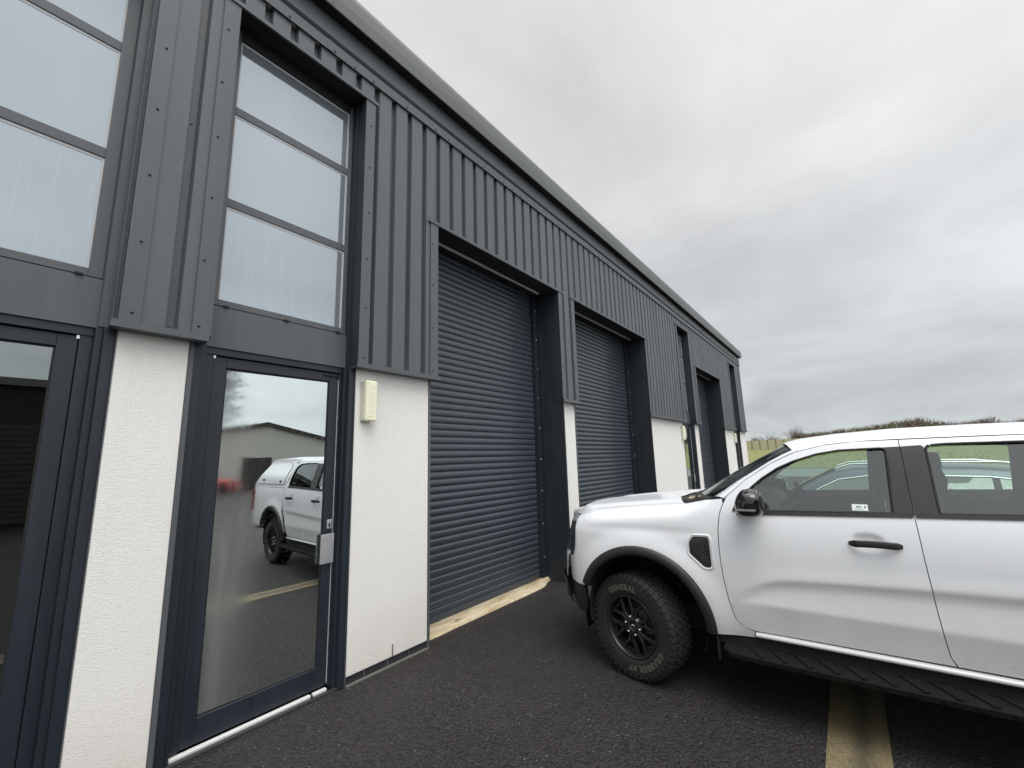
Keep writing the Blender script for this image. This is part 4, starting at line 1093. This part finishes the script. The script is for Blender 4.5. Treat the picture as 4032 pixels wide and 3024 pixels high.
    for i in range(6):
        t = 2*PI*i/6+PI/6+.20
        def P_(r, dt, y): return Vector((r*math.cos(t+dt), y*o_, r*math.sin(t+dt)))
        def bar(a, b, wa, dep=.016):
            d = (b-a); tt = d.cross(Vector((0, 1, 0))).normalized()
            sp.obox((a+b)/2, d*.5, tt*wa, Vector((0, dep, 0)))
        r1, r2_, r3 = .060, .135, Rr-.008
        for sg in (1, -1):
            bar(P_(r1, sg*.20, f-.020), P_(r2_-.01, sg*.150, f-.024), .0095)
            bar(P_(r2_-.02, sg*.155, f-.022), P_(r3, sg*.34, f-.026), .0105)
        bar(P_(r2_-.012, .17, f-.026), P_(r2_-.012, -.17, f-.026), .009, .012)
        bar(P_(r3-.012, .33, f-.030), P_(r3-.028, .0, f-.036), .006, .010); bar(P_(r3-.012, -.33, f-.030), P_(r3-.028, .0, f-.036), .006, .010)
    sp.build('spoke', M['rim'], rm, bevel=.002, seg=1)
    br = MB(); br.lathe([(.0001, (h-.14)*o_), (.155, (h-.14)*o_), (.155, (h-.16)*o_), (.0001, (h-.16)*o_)], (0, 0, 0), (0, 1, 0), 40); br.obox(Vector((-.12, (h-.13)*o_, .03)), (.035, 0, 0), (0, .035, 0), (0, 0, .075))
    br.build('brake_disc', plain('brake', (.09, .085, .08), .45, metal=.6), g)
    ln = MB()
    for i in range(6):
        t = 2*PI*i/6+.20; c = Vector((.066*math.cos(t), (f-.014)*o_, .066*math.sin(t))); ln.lathe([(.0001, .015*o_), (.005, .014*o_), (.008, .008*o_), (.0085, -.01*o_)], c, (0, 1, 0), 10)
    ln.build('wheel_nut', M['bolt'], rm)
    cp = MB(); cp.lathe([(.0001, .002), (.011, .0015), (.013, 0)], (0, (f-.0115)*o_, 0), (0, o_, 0), 16)
    for k_ in range(len(cp.v)): cp.v[k_] = (cp.v[k_][0]*1.5, cp.v[k_][1], cp.v[k_][2]*.6)
    cp.build('cap_badge', M['chrome'], rm)
    return g
R_, RR_ = .388, .226
wheel('wheel', truck, T(-.005, .835, R_), math.radians(-14), R_, RR_, .255, 1, {'GENERAL': 101, 'GRABBER AT': -60})
wheel('wheel', truck, T(-.005, -.835, R_), math.radians(-14), R_, RR_, .255, -1, None)
wheel('wheel', truck, T(3.27, .815, R_), 0, R_, RR_, .255, 1, {'GENERAL': 60, 'GRABBER AT': -120})
wheel('wheel', truck, T(3.27, -.815, R_), 0, R_, RR_, .255, -1, None)

# chassis and cabin
mb = MB(); mb.box(.50, -4.30, -.62, .62, .36, .55); mb.box(.46, -.45, -.40, .40, .40, 1.05); mb.box(-.62, -2.74, -.84, .84, .42, .60)
mb.build('chassis', M['dark'], truck)
mb = MB(); mb.box(-2.87, -4.42, -.86, .86, .55, 1.30); mb.build('load_bed', M['dark'], truck)
mb = MB(); mb.box(-.62, -2.86, -.80, .80, .58, .62); mb.build('cabin_floor', M['dash'], truck)
mb = MB(); mb.prism([(.50, 1.34), (.78, 1.385), (.95, 1.375), (1.04, 1.29), (1.02, 1.12), (.98, .70), (.50, .70)], lambda a, b: T(a, .80, b), lambda a, b: T(a, -.80, b)); mb.box(-.98, -1.10, -.10, .16, .95, 1.26)
mb.build('dashboard', M['dash'], truck, bevel=.02)
mb = MB(); c = Vector(T(1.20, -.37, 1.275)); ax = Vector((-1, 0, .42)).normalized()
u_ = Vector((0, 1, 0)); v_ = ax.cross(u_)
mb.tube([c+u_*.185*math.cos(t)+v_*.185*math.sin(t) for t in [2*PI*i/28 for i in range(28)]], .015, 8, closed=True)
for t in (.1, PI-.1, -PI/2): mb.tube([c+ax*-.03, c+u_*.18*math.cos(t)+v_*.18*math.sin(t)], .016, 6)
mb.lathe([(.0001, .0), (.045, .0), (.055, .02)], c, ax, 16); mb.cyl(c, c-ax*-.25 if False else c+Vector((.22, 0, -.08)), .03, 8)
mb.build('steering_wheel', M['dash'], truck)
for wc in (.37, -.37):
    seat = MB(); lean = .19
    rows = []
    def seatback(mb, s0, z0, z1, hw, th, k):
        rows = []
        for i in range(11):
            t = i/10; z = lerp(z0, z1, t); s = s0+lean*(z-z0); wd = hw*(1-.52*smooth(.60, 1, t))*(.93+.07*math.sin(PI*t))
            rows.append([T(s+th*math.copysign(abs(math.cos(a))**.6, math.cos(a))*(.5 if t in (0, 1) else 1), wc+wd*math.copysign(abs(math.sin(a))**.6, math.sin(a)), z) for a in [2*PI*j/16 for j in range(17)]])
        mb.grid(rows); mb.add(rows[-1][:16], [tuple(range(16))])
    seatback(seat, 1.82, .82, 1.60, .25, .080, 0)
    seat.box(-1.26, -1.84, wc-.25, wc+.25, .66, .86)
    st_ = seat.build('front_seat', M['seat'], truck)
    hr = MB(); 
    rows = []
    for i in range(7):
        t = i/6; z = lerp(1.52, 1.70, t); s = 1.81+lean*(z-.82)-.01; q = math.sin(PI*(.12+.76*t))**.5
        rows.append([T(s+.070*q*math.cos(a), wc+.150*q*math.copysign(abs(math.sin(a))**.6, math.sin(a)), z) for a in [2*PI*j/12 for j in range(13)]])
    hr.grid(rows); hr.add(rows[-1][:12], [tuple(range(12))])
    hr.build('headrest', M['seat'], st_)
mb = MB(); mb.prism([(2.20, .72), (2.25, .86), (2.60, .90), (2.72, 1.36), (2.84, 1.36), (2.84, .70)], lambda a, b: T(a, .70, b), lambda a, b: T(a, -.70, b)); mb.build('rear_seat', M['seat'], truck, bevel=.03)
mb = MB(); mb.box(-1.02, -1.045, -.14, .14, 1.595, 1.665); mb.cyl(T(1.02, 0, 1.64), T(1.01, 0, 1.70), .012, 6); mb.build('rear_view_mirror', M['dash'], truck, bevel=.008)
mb = MB()
for side in (1, -1):
    mb = MB(); mb.box(-.74, -1.77, side*.80, side*.885, .60, 1.285); mb.box(-1.83, -2.80, side*.80, side*.885, .60, 1.295)
    # inner pillar and roof rail trims, following the glass
    for s0, s1 in ((1.73, 1.87), (2.60, 2.86)):
        mb.grid([[T(s, side*(Wf(s, z)-.050), z) for s in (s0, s1)] for z in (1.28, 1.40, 1.52, 1.64, 1.76)])
    mb.tube([T(s, side*(Wf(s, z)-.06), z-.015) for s, z in [(.80, 1.40)]+GC[2:10]], .020, 6)
    mb.build('cabin_trim', M['dash'], truck)
rows = []
for s in (1.25, 1.6, 2.0, 2.4, 2.85):
    rows.append([T(s, .70*(-1+j/6), interp(ZC_, s)-.05-.05*abs(-1+j/6)**3) for j in range(13)])
mb = MB(); mb.grid(rows); mb.box(-2.855, -2.865, -.76, .76, .7, 1.34); mb.build('headlining', M['seat'], truck)
# sticker low in the side glass
sm = MB(); a0, a1, b0, b1 = 1.494, 1.574, 1.350, 1.388
def gp(a, b, o=.0): return T(a, Wf(a, b)-.0125+o, b)
sm.add([gp(a0, b0), gp(a1, b0), gp(a1, b1), gp(a0, b1)], [(0, 1, 2, 3)]); stk = sm.build('sticker', M['sticker'], truck)
im = MB()
for (p, q, r, t) in ((.022, .026, .017, .029), (.029, .036, .017, .029), (.040, .043, .017, .029), (.046, .049, .017, .029), (.016, .056, .008, .0105), (.062, .070, .016, .028)):
    im.add([gp(a0+p, b0+r, .0006), gp(a0+q, b0+r, .0006), gp(a0+q, b0+t, .0006), gp(a0+p, b0+t, .0006)], [(0, 1, 2, 3)])
im.build('sticker_print', M['ink'], stk)

# canopy over the bed
can = empty('canopy'); can.parent = truck
cano = [(2.885, 1.335), (2.885, 1.78), (2.93, 1.835), (3.92, 1.845), (4.05, 1.80), (4.40, 1.335)]
def Wc(z): return .895-.19*smooth(1.34, 1.86, z)**1.3
for side in (1, -1):
    mb = MB(); sheet(mb, cano, lambda a, b, d: T(a, side*(Wc(b)-d), b), (), .05, .02, side); mb.build('canopy_side', M['white'], can)
    hat = roundpoly([(2.98, 1.395), (2.98, 1.70), (3.08, 1.775), (3.90, 1.775), (4.22, 1.395)], .05, 4)
    mb = MB(); sheet(mb, hat, lambda a, b, d: T(a, side*(Wc(b)+.010-d), b), (), .05, .012, side); hh = mb.build('side_hatch', M['white'], can)
    mb = MB(); mb.tube([T(a, side*(Wc(b)+.004), b) for a, b in densify(hat, .05)], .005, 5, closed=True); mb.build('hatch_seal', M['black'], hh)
    for a, b in ((3.14, 1.44), (3.95, 1.46)):
        mb = MB(); mb.lathe([(.0001, .024), (.018, .022), (.022, .0)], T(a, side*(Wc(b)+.008), b), (0, side, 0), 14); mb.build('hatch_lock', M['black'], hh)
rows = [[T(s, Wc(1.84)*u_, interp([(2.885, 1.80), (2.95, 1.838), (3.9, 1.848), (4.05, 1.80)], s)+.045*(1-abs(u_)**2.5)) for u_ in [-1+j/10 for j in range(21)]] for s in (2.885, 2.92, 2.96, 3.3, 3.7, 3.92, 4.0, 4.06)]
mb = MB(); mb.grid(rows); mb.build('canopy_roof', M['white'], can)
mb = MB(); mb.grid([[T(s, Wc(z)*u_*.995, z) for u_ in (-1, -.5, 0, .5, 1)] for s, z in ((4.055, 1.80), (4.40, 1.335))]); mb.build('rear_screen', M['canopyglass'], can)
mb = MB(); mb.grid([[T(2.88, Wc(z)*u_, z) for u_ in (-1, 0, 1)] for z in (1.33, 1.83)]); mb.build('canopy_front', M['white'], can)
mb = MB(); mb.grid([[T(4.455-.02*abs(u_)**3, .88*u_, z) for u_ in [-1+j/8 for j in range(17)]] for z in (.62, .9, 1.1, 1.33)]); mb.build('tailgate', M['white'], truck)
mb = MB(); mb.box(-4.40, -4.56, -.80, .80, .50, .64); mb.build('rear_bumper', M['blackp'], truck, bevel=.03)
for side in (1, -1):
    mb = MB(); mb.box(-4.40, -4.462, side*.80, side*.925, .86, 1.26); mb.build('tail_light', plain('tail_lens', (.25, .01, .01), .15, coat=.6), truck, bevel=.012)

# ------------------------------------------------------------------ other cars
def car(name, loc, rz, paint, label, zr=1.50, L=4.45, rails=True, glass=None):
    root = empty(name, loc, rz); tag(root, label, 'car')
    glass = glass or M['bluecarglass']
    top = [(0, .62), (.10, .72), (.5, .86), (1.15, .985), (1.30, 1.02), (2.2, 1.04), (3.4, 1.06), (L-.35, 1.06), (L-.08, .98), (L, .70)]
    def hw(s): return .90-.28*(1-smooth(0, .75, s))**2-.22*smooth(L-.6, L, s)**2
    rows = []
    for i in range(45):
        s = L*i/44; zt = interp(top, s); w = hw(s); zt2 = min(zt, .98)
        row = []
        half = [(w*.80, .20), (w*.97, .26), (w*.995, .42), (w*1.0, .62), (w*.985, zt2*.84), (w*.95, zt-.035), (w*.86, zt), (w*.45, zt+.02), (0, zt+.028)]
        row = [(-s, a, b) for a, b in half]+[(-s, -a, b) for a, b in half[::-1][1:]]
        rows.append(row)
    mb = MB(); mb.grid(rows); mb.add(rows[0], [tuple(range(17))]); mb.add(rows[-1], [tuple(range(17))]); mb.build('body', paint, root)
    gh = [(1.20, 1.00, 0), (1.42, 1.14, .25), (1.70, 1.31, .6), (1.95, 1.44, .9), (2.2, zr-.015, 1), (2.7, zr, 1), (3.3, zr-.01, 1), (3.8, zr-.05, 1), (4.1, zr-.22, .7), (L-.12, 1.06, 0)]
    def wt(z): return lerp(.86, .64, smooth(.98, zr, z)) if z < 1.4 else lerp(.86, .64, smooth(.98, zr, z))
    rows = []
    for s, z, k in gh:
        rows.append([(-s, a, b) for a, b in [(.86, 1.0), (wt(lerp(1.0, z, .55)), lerp(1.0, z, .55)), (wt(z)+.015, z-.03 if z > 1.05 else z), (wt(z)-.06, z), (.3, z+.025), (0, z+.03)]]+[(-s, -a, b) for a, b in [(.3, z+.025), (wt(z)-.06, z), (wt(z)+.015, z-.03 if z > 1.05 else z), (wt(lerp(1.0, z, .55)), lerp(1.0, z, .55)), (.86, 1.0)]])
    mb = MB(); mb.grid(rows); mb.build('roof', paint, root)
    for side in (1, -1):
        dl = [(1.52, 1.035), (1.80, 1.23), (2.02, 1.345), (2.30, zr-.115), (2.8, zr-.105), (3.4, zr-.12), (3.85, zr-.19), (4.05, 1.16), (3.98, 1.07), (2.6, 1.045)]
        def fn(a, b, d): return (-a, side*(wt(b)+.019-d), b)
        mb = MB(); sheet(mb, dl, fn, (), .10, .01, side); gl = mb.build('side_glass', glass, root)
        mb = MB(); sheet(mb, dl, lambda a, b, d: (-a, side*(wt(b)+.013-d), b), (), .10, .0, side); mb.build('glass_backing', M['seat'], gl)
        mb = MB(); mb.tube([fn(a, b, -.003) for a, b in densify(dl, .12)], .010, 6, closed=True); mb.build('chrome_trim', M['chrome'], root)
        mb = MB()
        for s in (2.62, 3.32): mb.box(-s-.03, -s+.03, side*.66, side*.885, 1.05, 1.06)
        for s in (2.62, 3.42):
            mb.add([fn(s-.03, 1.05, -.004), fn(s+.03, 1.05, -.004), fn(s+.05, zr-.125, -.004), fn(s-.01, zr-.125, -.004)], [(0, 1, 2, 3)])
        mb.build('pillar', M['black'], root)
        if rails:
            mb = MB(); mb.tube([(-s, side*(.60), zr+z) for s, z in ((2.0, -.02), (2.15, .035), (2.7, .052), (3.5, .045), (3.85, .0))], .013, 6); mb.build('roof_rail', M['chrome'], root)
        mb = MB(); mb.box(-1.62, -1.72, side*.90, side*1.06, 1.05, 1.17); mb.build('wing_mirror', paint, root, bevel=.03)
        for s in (.85, 3.55):
            g = empty('wheel', (-s, side*.80, .33)); g.parent = root
            mb = MB(); mb.lathe([(.22, .11*side), (.30, .115*side), (.33, .08*side), (.33, -.08*side), (.30, -.11*side), (.2, -.1*side)], (0, 0, 0), (0, 1, 0), 32); mb.build('tyre', M['tyre'], g)
            mb = MB(); mb.lathe([(.0001, .09*side), (.06, .10*side), (.12, .085*side), (.215, .10*side), (.225, .11*side)], (0, 0, 0), (0, 1, 0), 32); mb.build('rim', M['silver'], g)
            mb = MB(); mb.lathe([(.36, .092*side), (.36, .10*side), (.0001, .10*side)], (0, -.0, .0), (0, 1, 0), 32)
            mb.build('wheel_arch', M['dark'], g)
    mb = MB(); mb.grid([[(-s, w, z+.032) for w in (-.55*k, -.3, 0, .3, .55*k)] for s, z, k in ((1.26, 1.03, 1.2), (1.60, 1.25, 1.1), (1.98, 1.455, 1.0))]); mb.build('windscreen', glass, root)
    mb = MB()
    for side in (1, -1): mb.box(-.10, -.42, side*.55, side*.80, .66, .76)
    mb.build('headlight', M['lamp'], root, bevel=.03)
    return root
car('parked_car', (7.92, 2.15, 0), math.radians(90), M['blue'], 'dark blue estate car with chrome window trim parked beyond the white pickup', 1.50)
car('hatchback_car', (11.0, -25.6, 0), math.radians(30), M['red'], 'red hatchback parked by the far pale building, seen only reflected in the door glass', 1.42, 4.1, False)

# ------------------------------------------------------------------ far side of the yard (seen in the door glass)
b2 = empty('gabled_building', (14.1, -30, 0)); tag(b2, 'pale low gabled building across the yard, reflected in the door glass', 'building')
gab = [(-8, 0), (-8, 3.45), (-6.4, 3.65), (0, 4.82), (8, 3.05), (8, 0)]
mb = MB(); mb.prism(gab, lambda a, b: (a, 0, b), lambda a, b: (a, -22, b)); mb.build('wall', M['oppwall'], b2)
mb = MB(); mb.prism([(-8.3, 3.40), (-6.4, 3.66), (0, 4.84), (8.3, 2.98), (8.3, 3.20), (0, 5.06), (-6.4, 3.88), (-8.3, 3.62)], lambda a, b: (a, .25, b), lambda a, b: (a, -22, b)); mb.build('roof', M['opproof'], b2)
mb = MB()
for (a, b), (c, d) in (((-8.3, 3.36), (0, 4.80)), ((0, 4.80), (8.3, 2.95))):
    mb.add([(a, .28, b), (c, .28, d), (c, .28, d+.30), (a, .28, b+.30), (a, .22, b), (c, .22, d), (c, .22, d+.30), (a, .22, b+.30)], [(0, 1, 2, 3), (4, 5, 6, 7), (0, 1, 5, 4), (3, 2, 6, 7)])
mb.build('barge_board', M['oppdark'], b2)
mb = MB(); mb.box(-1.6, .5, .02, .10, 0, 2.35); mb.build('door', M['oppdark'], b2)
b3 = empty('warehouse', (-6, -15, 0)); tag(b3, 'dim brown clad warehouse facing the unit, reflected in the leftmost door glass', 'building')
mb = MB(); mb.box(-16, 9.5, -14, 0, 0, 4.6); mb.build('wall', M['oppdark'], b3)
mb = MB(); mb.box(-16.2, 9.7, -14, .2, 4.6, 4.85); mb.build('roof', M['opproof'], b3)
for xx in (-9, -2, 4):
    mb = MB(); z = .1
    while z < 3.3: mb.box(xx, xx+3.4, .01, .045, z, z+.17); z += .19
    mb.build('roller_door', M['opppanel'], b3)

# ------------------------------------------------------------------ trees and scrub
def conifer(x, y, h, rad, label, name='conifer_tree'):
    root = empty(name, (x, y, 0)); tag(root, label, 'tree')
    mb = MB(); mb.tube([(0, 0, 0), (.05, 0, h*.5), (0, .03, h*.97)], [.22, .13, .02], 8); mb.build('trunk', M['bark'], root)
    mb = MB(); n = int(h*46)
    for i in range(n):
        t = (i+random.random())/n; z = .9+t*(h-.9); r = rad*(1-t)**.75*random.uniform(.55, 1.08)+.1; a = random.uniform(0, 2*PI)
        d = Vector((math.cos(a), math.sin(a), random.uniform(-.12, .30)))
        base = Vector((0, 0, z))
        tip = base+d*r
        for k in range(16):
            q = random.uniform(.2, 1.0); p = base.lerp(tip, q)+Vector((random.gauss(0, .05), random.gauss(0, .05), -.10*q))
            a2 = a+random.uniform(-.8, .8); l = random.uniform(.30, .62)*(1.2-q*.4)
            dd = Vector((math.cos(a2), math.sin(a2), random.uniform(-.1, .5)))*l; ss = dd.cross(Vector((0, 0, 1))).normalized()*.085
            mb.add([p-ss, p+ss, p+dd], [(0, 1, 2)])
    mb.build('crown', M['conifer'], root)
conifer(11.4, -34, 14.5, 3.9, 'tall dark conifer beside the pale gabled building, seen in the door glass')

def bare_shrub(x, y, h, label, dense=1.0, mat='twig', name='bare_shrub'):
    root = empty(name, (x, y, zfield(x, y)-.1)); tag(root, label, 'shrub', 'bare shrubs along the far fence')
    stem = MB(); tw = MB()
    def grow(mb2, p, d, l, r, dep):
        q = p+d*l
        (stem if dep < 2 else tw).add(*ribbon(p, q, r, r*.55))
        if dep >= 5 or l < .10: return
        for _ in range(random.choice((2, 3, 3)) if dep else int(9*dense)):
            nd = (d*1.0+Vector((random.gauss(0, .55), random.gauss(0, .55), random.gauss(.05, .35)))).normalized()
            if nd.z < -.1: nd.z = .1
            grow(mb2, p.lerp(q, random.uniform(.5, 1)), nd, l*random.uniform(.55, .85), r*.62, dep+1)
    def ribbon(a, b, r0, r1):
        t = (b-a).normalized(); u = t.cross(Vector((1, .1, .2))).normalized(); w = t.cross(u)
        v = [a+u*r0, a+(-u*.5+w*.87)*r0, a+(-u*.5-w*.87)*r0, b+u*r1, b+(-u*.5+w*.87)*r1, b+(-u*.5-w*.87)*r1]
        return v, [(0, 1, 4, 3), (1, 2, 5, 4), (2, 0, 3, 5)]
    for _ in range(3):
        grow(None, Vector((random.gauss(0, .25), random.gauss(0, .25), 0)), Vector((random.gauss(0, .3), random.gauss(0, .3), 1)).normalized(), h*.36, .045, 0)
    stem.build('stem', M[mat], root); tw.build('twigs', M[mat], root)
bare_shrub(99, 14.4, 3.2, 'leftmost small bare shrub above the far fence, nearest the building corner')
bare_shrub(99, 11.6, 3.4, 'second bare shrub from the building corner, above the far fence')
bare_shrub(101, 8.0, 4.6, 'larger bare twiggy shrub above the fence where the scrub bank begins', 1.3)
# scrub bank: leafless mass on the rise
mb = MB(); mg = MB()
def topline(y):   # height of scrub crown above datum at x~112
    return interp([(-90, 5.0), (-60, 5.6), (-40, 6.0), (-30, 5.6), (-24.7, 5.7), (-21.9, 5.4), (-19.9, 6.3), (-18.3, 5.9), (-16.6, 5.6), (-13.8, 6.1), (-11, 6.9), (-7.8, 6.6), (-6.2, 6.1), (-2.1, 5.8), (2.5, 5.3), (6.2, 5.1), (8.5, 4.6), (10.5, 3.2)], y)
for i in range(34000):
    y = random.choice((random.uniform(-34, 10.3), random.uniform(-34, 10.3), random.uniform(-85, 10.3))); x = random.uniform(104, 116)
    zt = topline(y)-.1+.35*noise.noise(Vector((y*.55, x*.2, 2)))+.25*noise.noise(Vector((y*1.6, x*.3, 5)))
    zb = 1.6
    z = zb+(zt-zb)*random.random()**.55
    edge = z > zt-.45
    l = random.uniform(.25, .60) if edge else random.uniform(.3, .7); d = Vector((random.gauss(0, .5), random.gauss(0, .5), random.gauss(.55, .4))).normalized()*l
    wd = Vector((random.gauss(0, 1), random.gauss(0, 1), random.gauss(0, .4))).normalized()*(.022 if edge else .085)
    p = Vector((x, y, z))
    (mg if noise.noise(Vector((y*.35, z*.3, 8))) > .12 else mb).add([p-wd, p+wd, p+d+wd*.3, p+d-wd*.3], [(0, 1, 2, 3)])
tag(mb.build('scrub', M['twig']), kind='stuff'); tag(mg.build('scrub', M['twiggreen']), kind='stuff')

# far fence of panels between posts
fr = empty('field_fence', (91, 0, 0)); tag(fr, 'weathered olive panel fence along the top of the grass field', 'fence')
def zf(y): return zfield(91, y)
ystep = 1.28; y = 24.0; k = 0
posts = MB()
fx = lambda y: .0
while y > -62:
    z0 = zf(y)-.1; zt = max(zf(y), 1.95)+1.72
    mb = MB(); mb.box(-.07, .07, y-.06, y+.06, z0, zt+.05); mb.build('post', M['fencepost'], fr)
    y2 = y-ystep; mb = MB(); nb = 8; y0 = y-.06
    for j in range(nb):
        ya = lerp(y0, y2+.06, j/nb); yb = lerp(y0, y2+.06, (j+1)/nb)
        mb.box(.02+.012*(j % 2), .045+.012*(j % 2), ya, yb, z0+.05, zt-.02+.02*noise.noise(Vector((y, j, 0))))
    mb.build('panel', M['fence'], fr)
    y = y2; k += 1

# loose grit gathered along the wall foot and on the tarmac
mb = MB()
for i in range(2600):
    if i < 1900:
        x = random.uniform(.2, 6.5); y = 3.30-abs(random.gauss(0, .10)) if random.random() < .8 else random.uniform(1.5, 3.2)
        if 2.95 < x < 5.4 and random.random() < .5: y = 3.40-abs(random.gauss(0, .05))
        elif y > 3.25: y = 3.25-random.random()*.1
    else: x = random.uniform(.3, 4.5); y = random.uniform(-.6, 3.0)
    z = zyard(y); r = random.uniform(.0015, .0045)
    v = [Vector((random.gauss(0, 1), random.gauss(0, 1), random.gauss(0, 1))).normalized()*r*random.uniform(.7, 1.2) for _ in range(4)]
    mb.add([Vector((x, y, z+r*.5))+q for q in v], [(0, 1, 2), (0, 2, 3), (0, 3, 1), (1, 3, 2)])
tag(mb.build('grit', M['gritm']), kind='stuff')
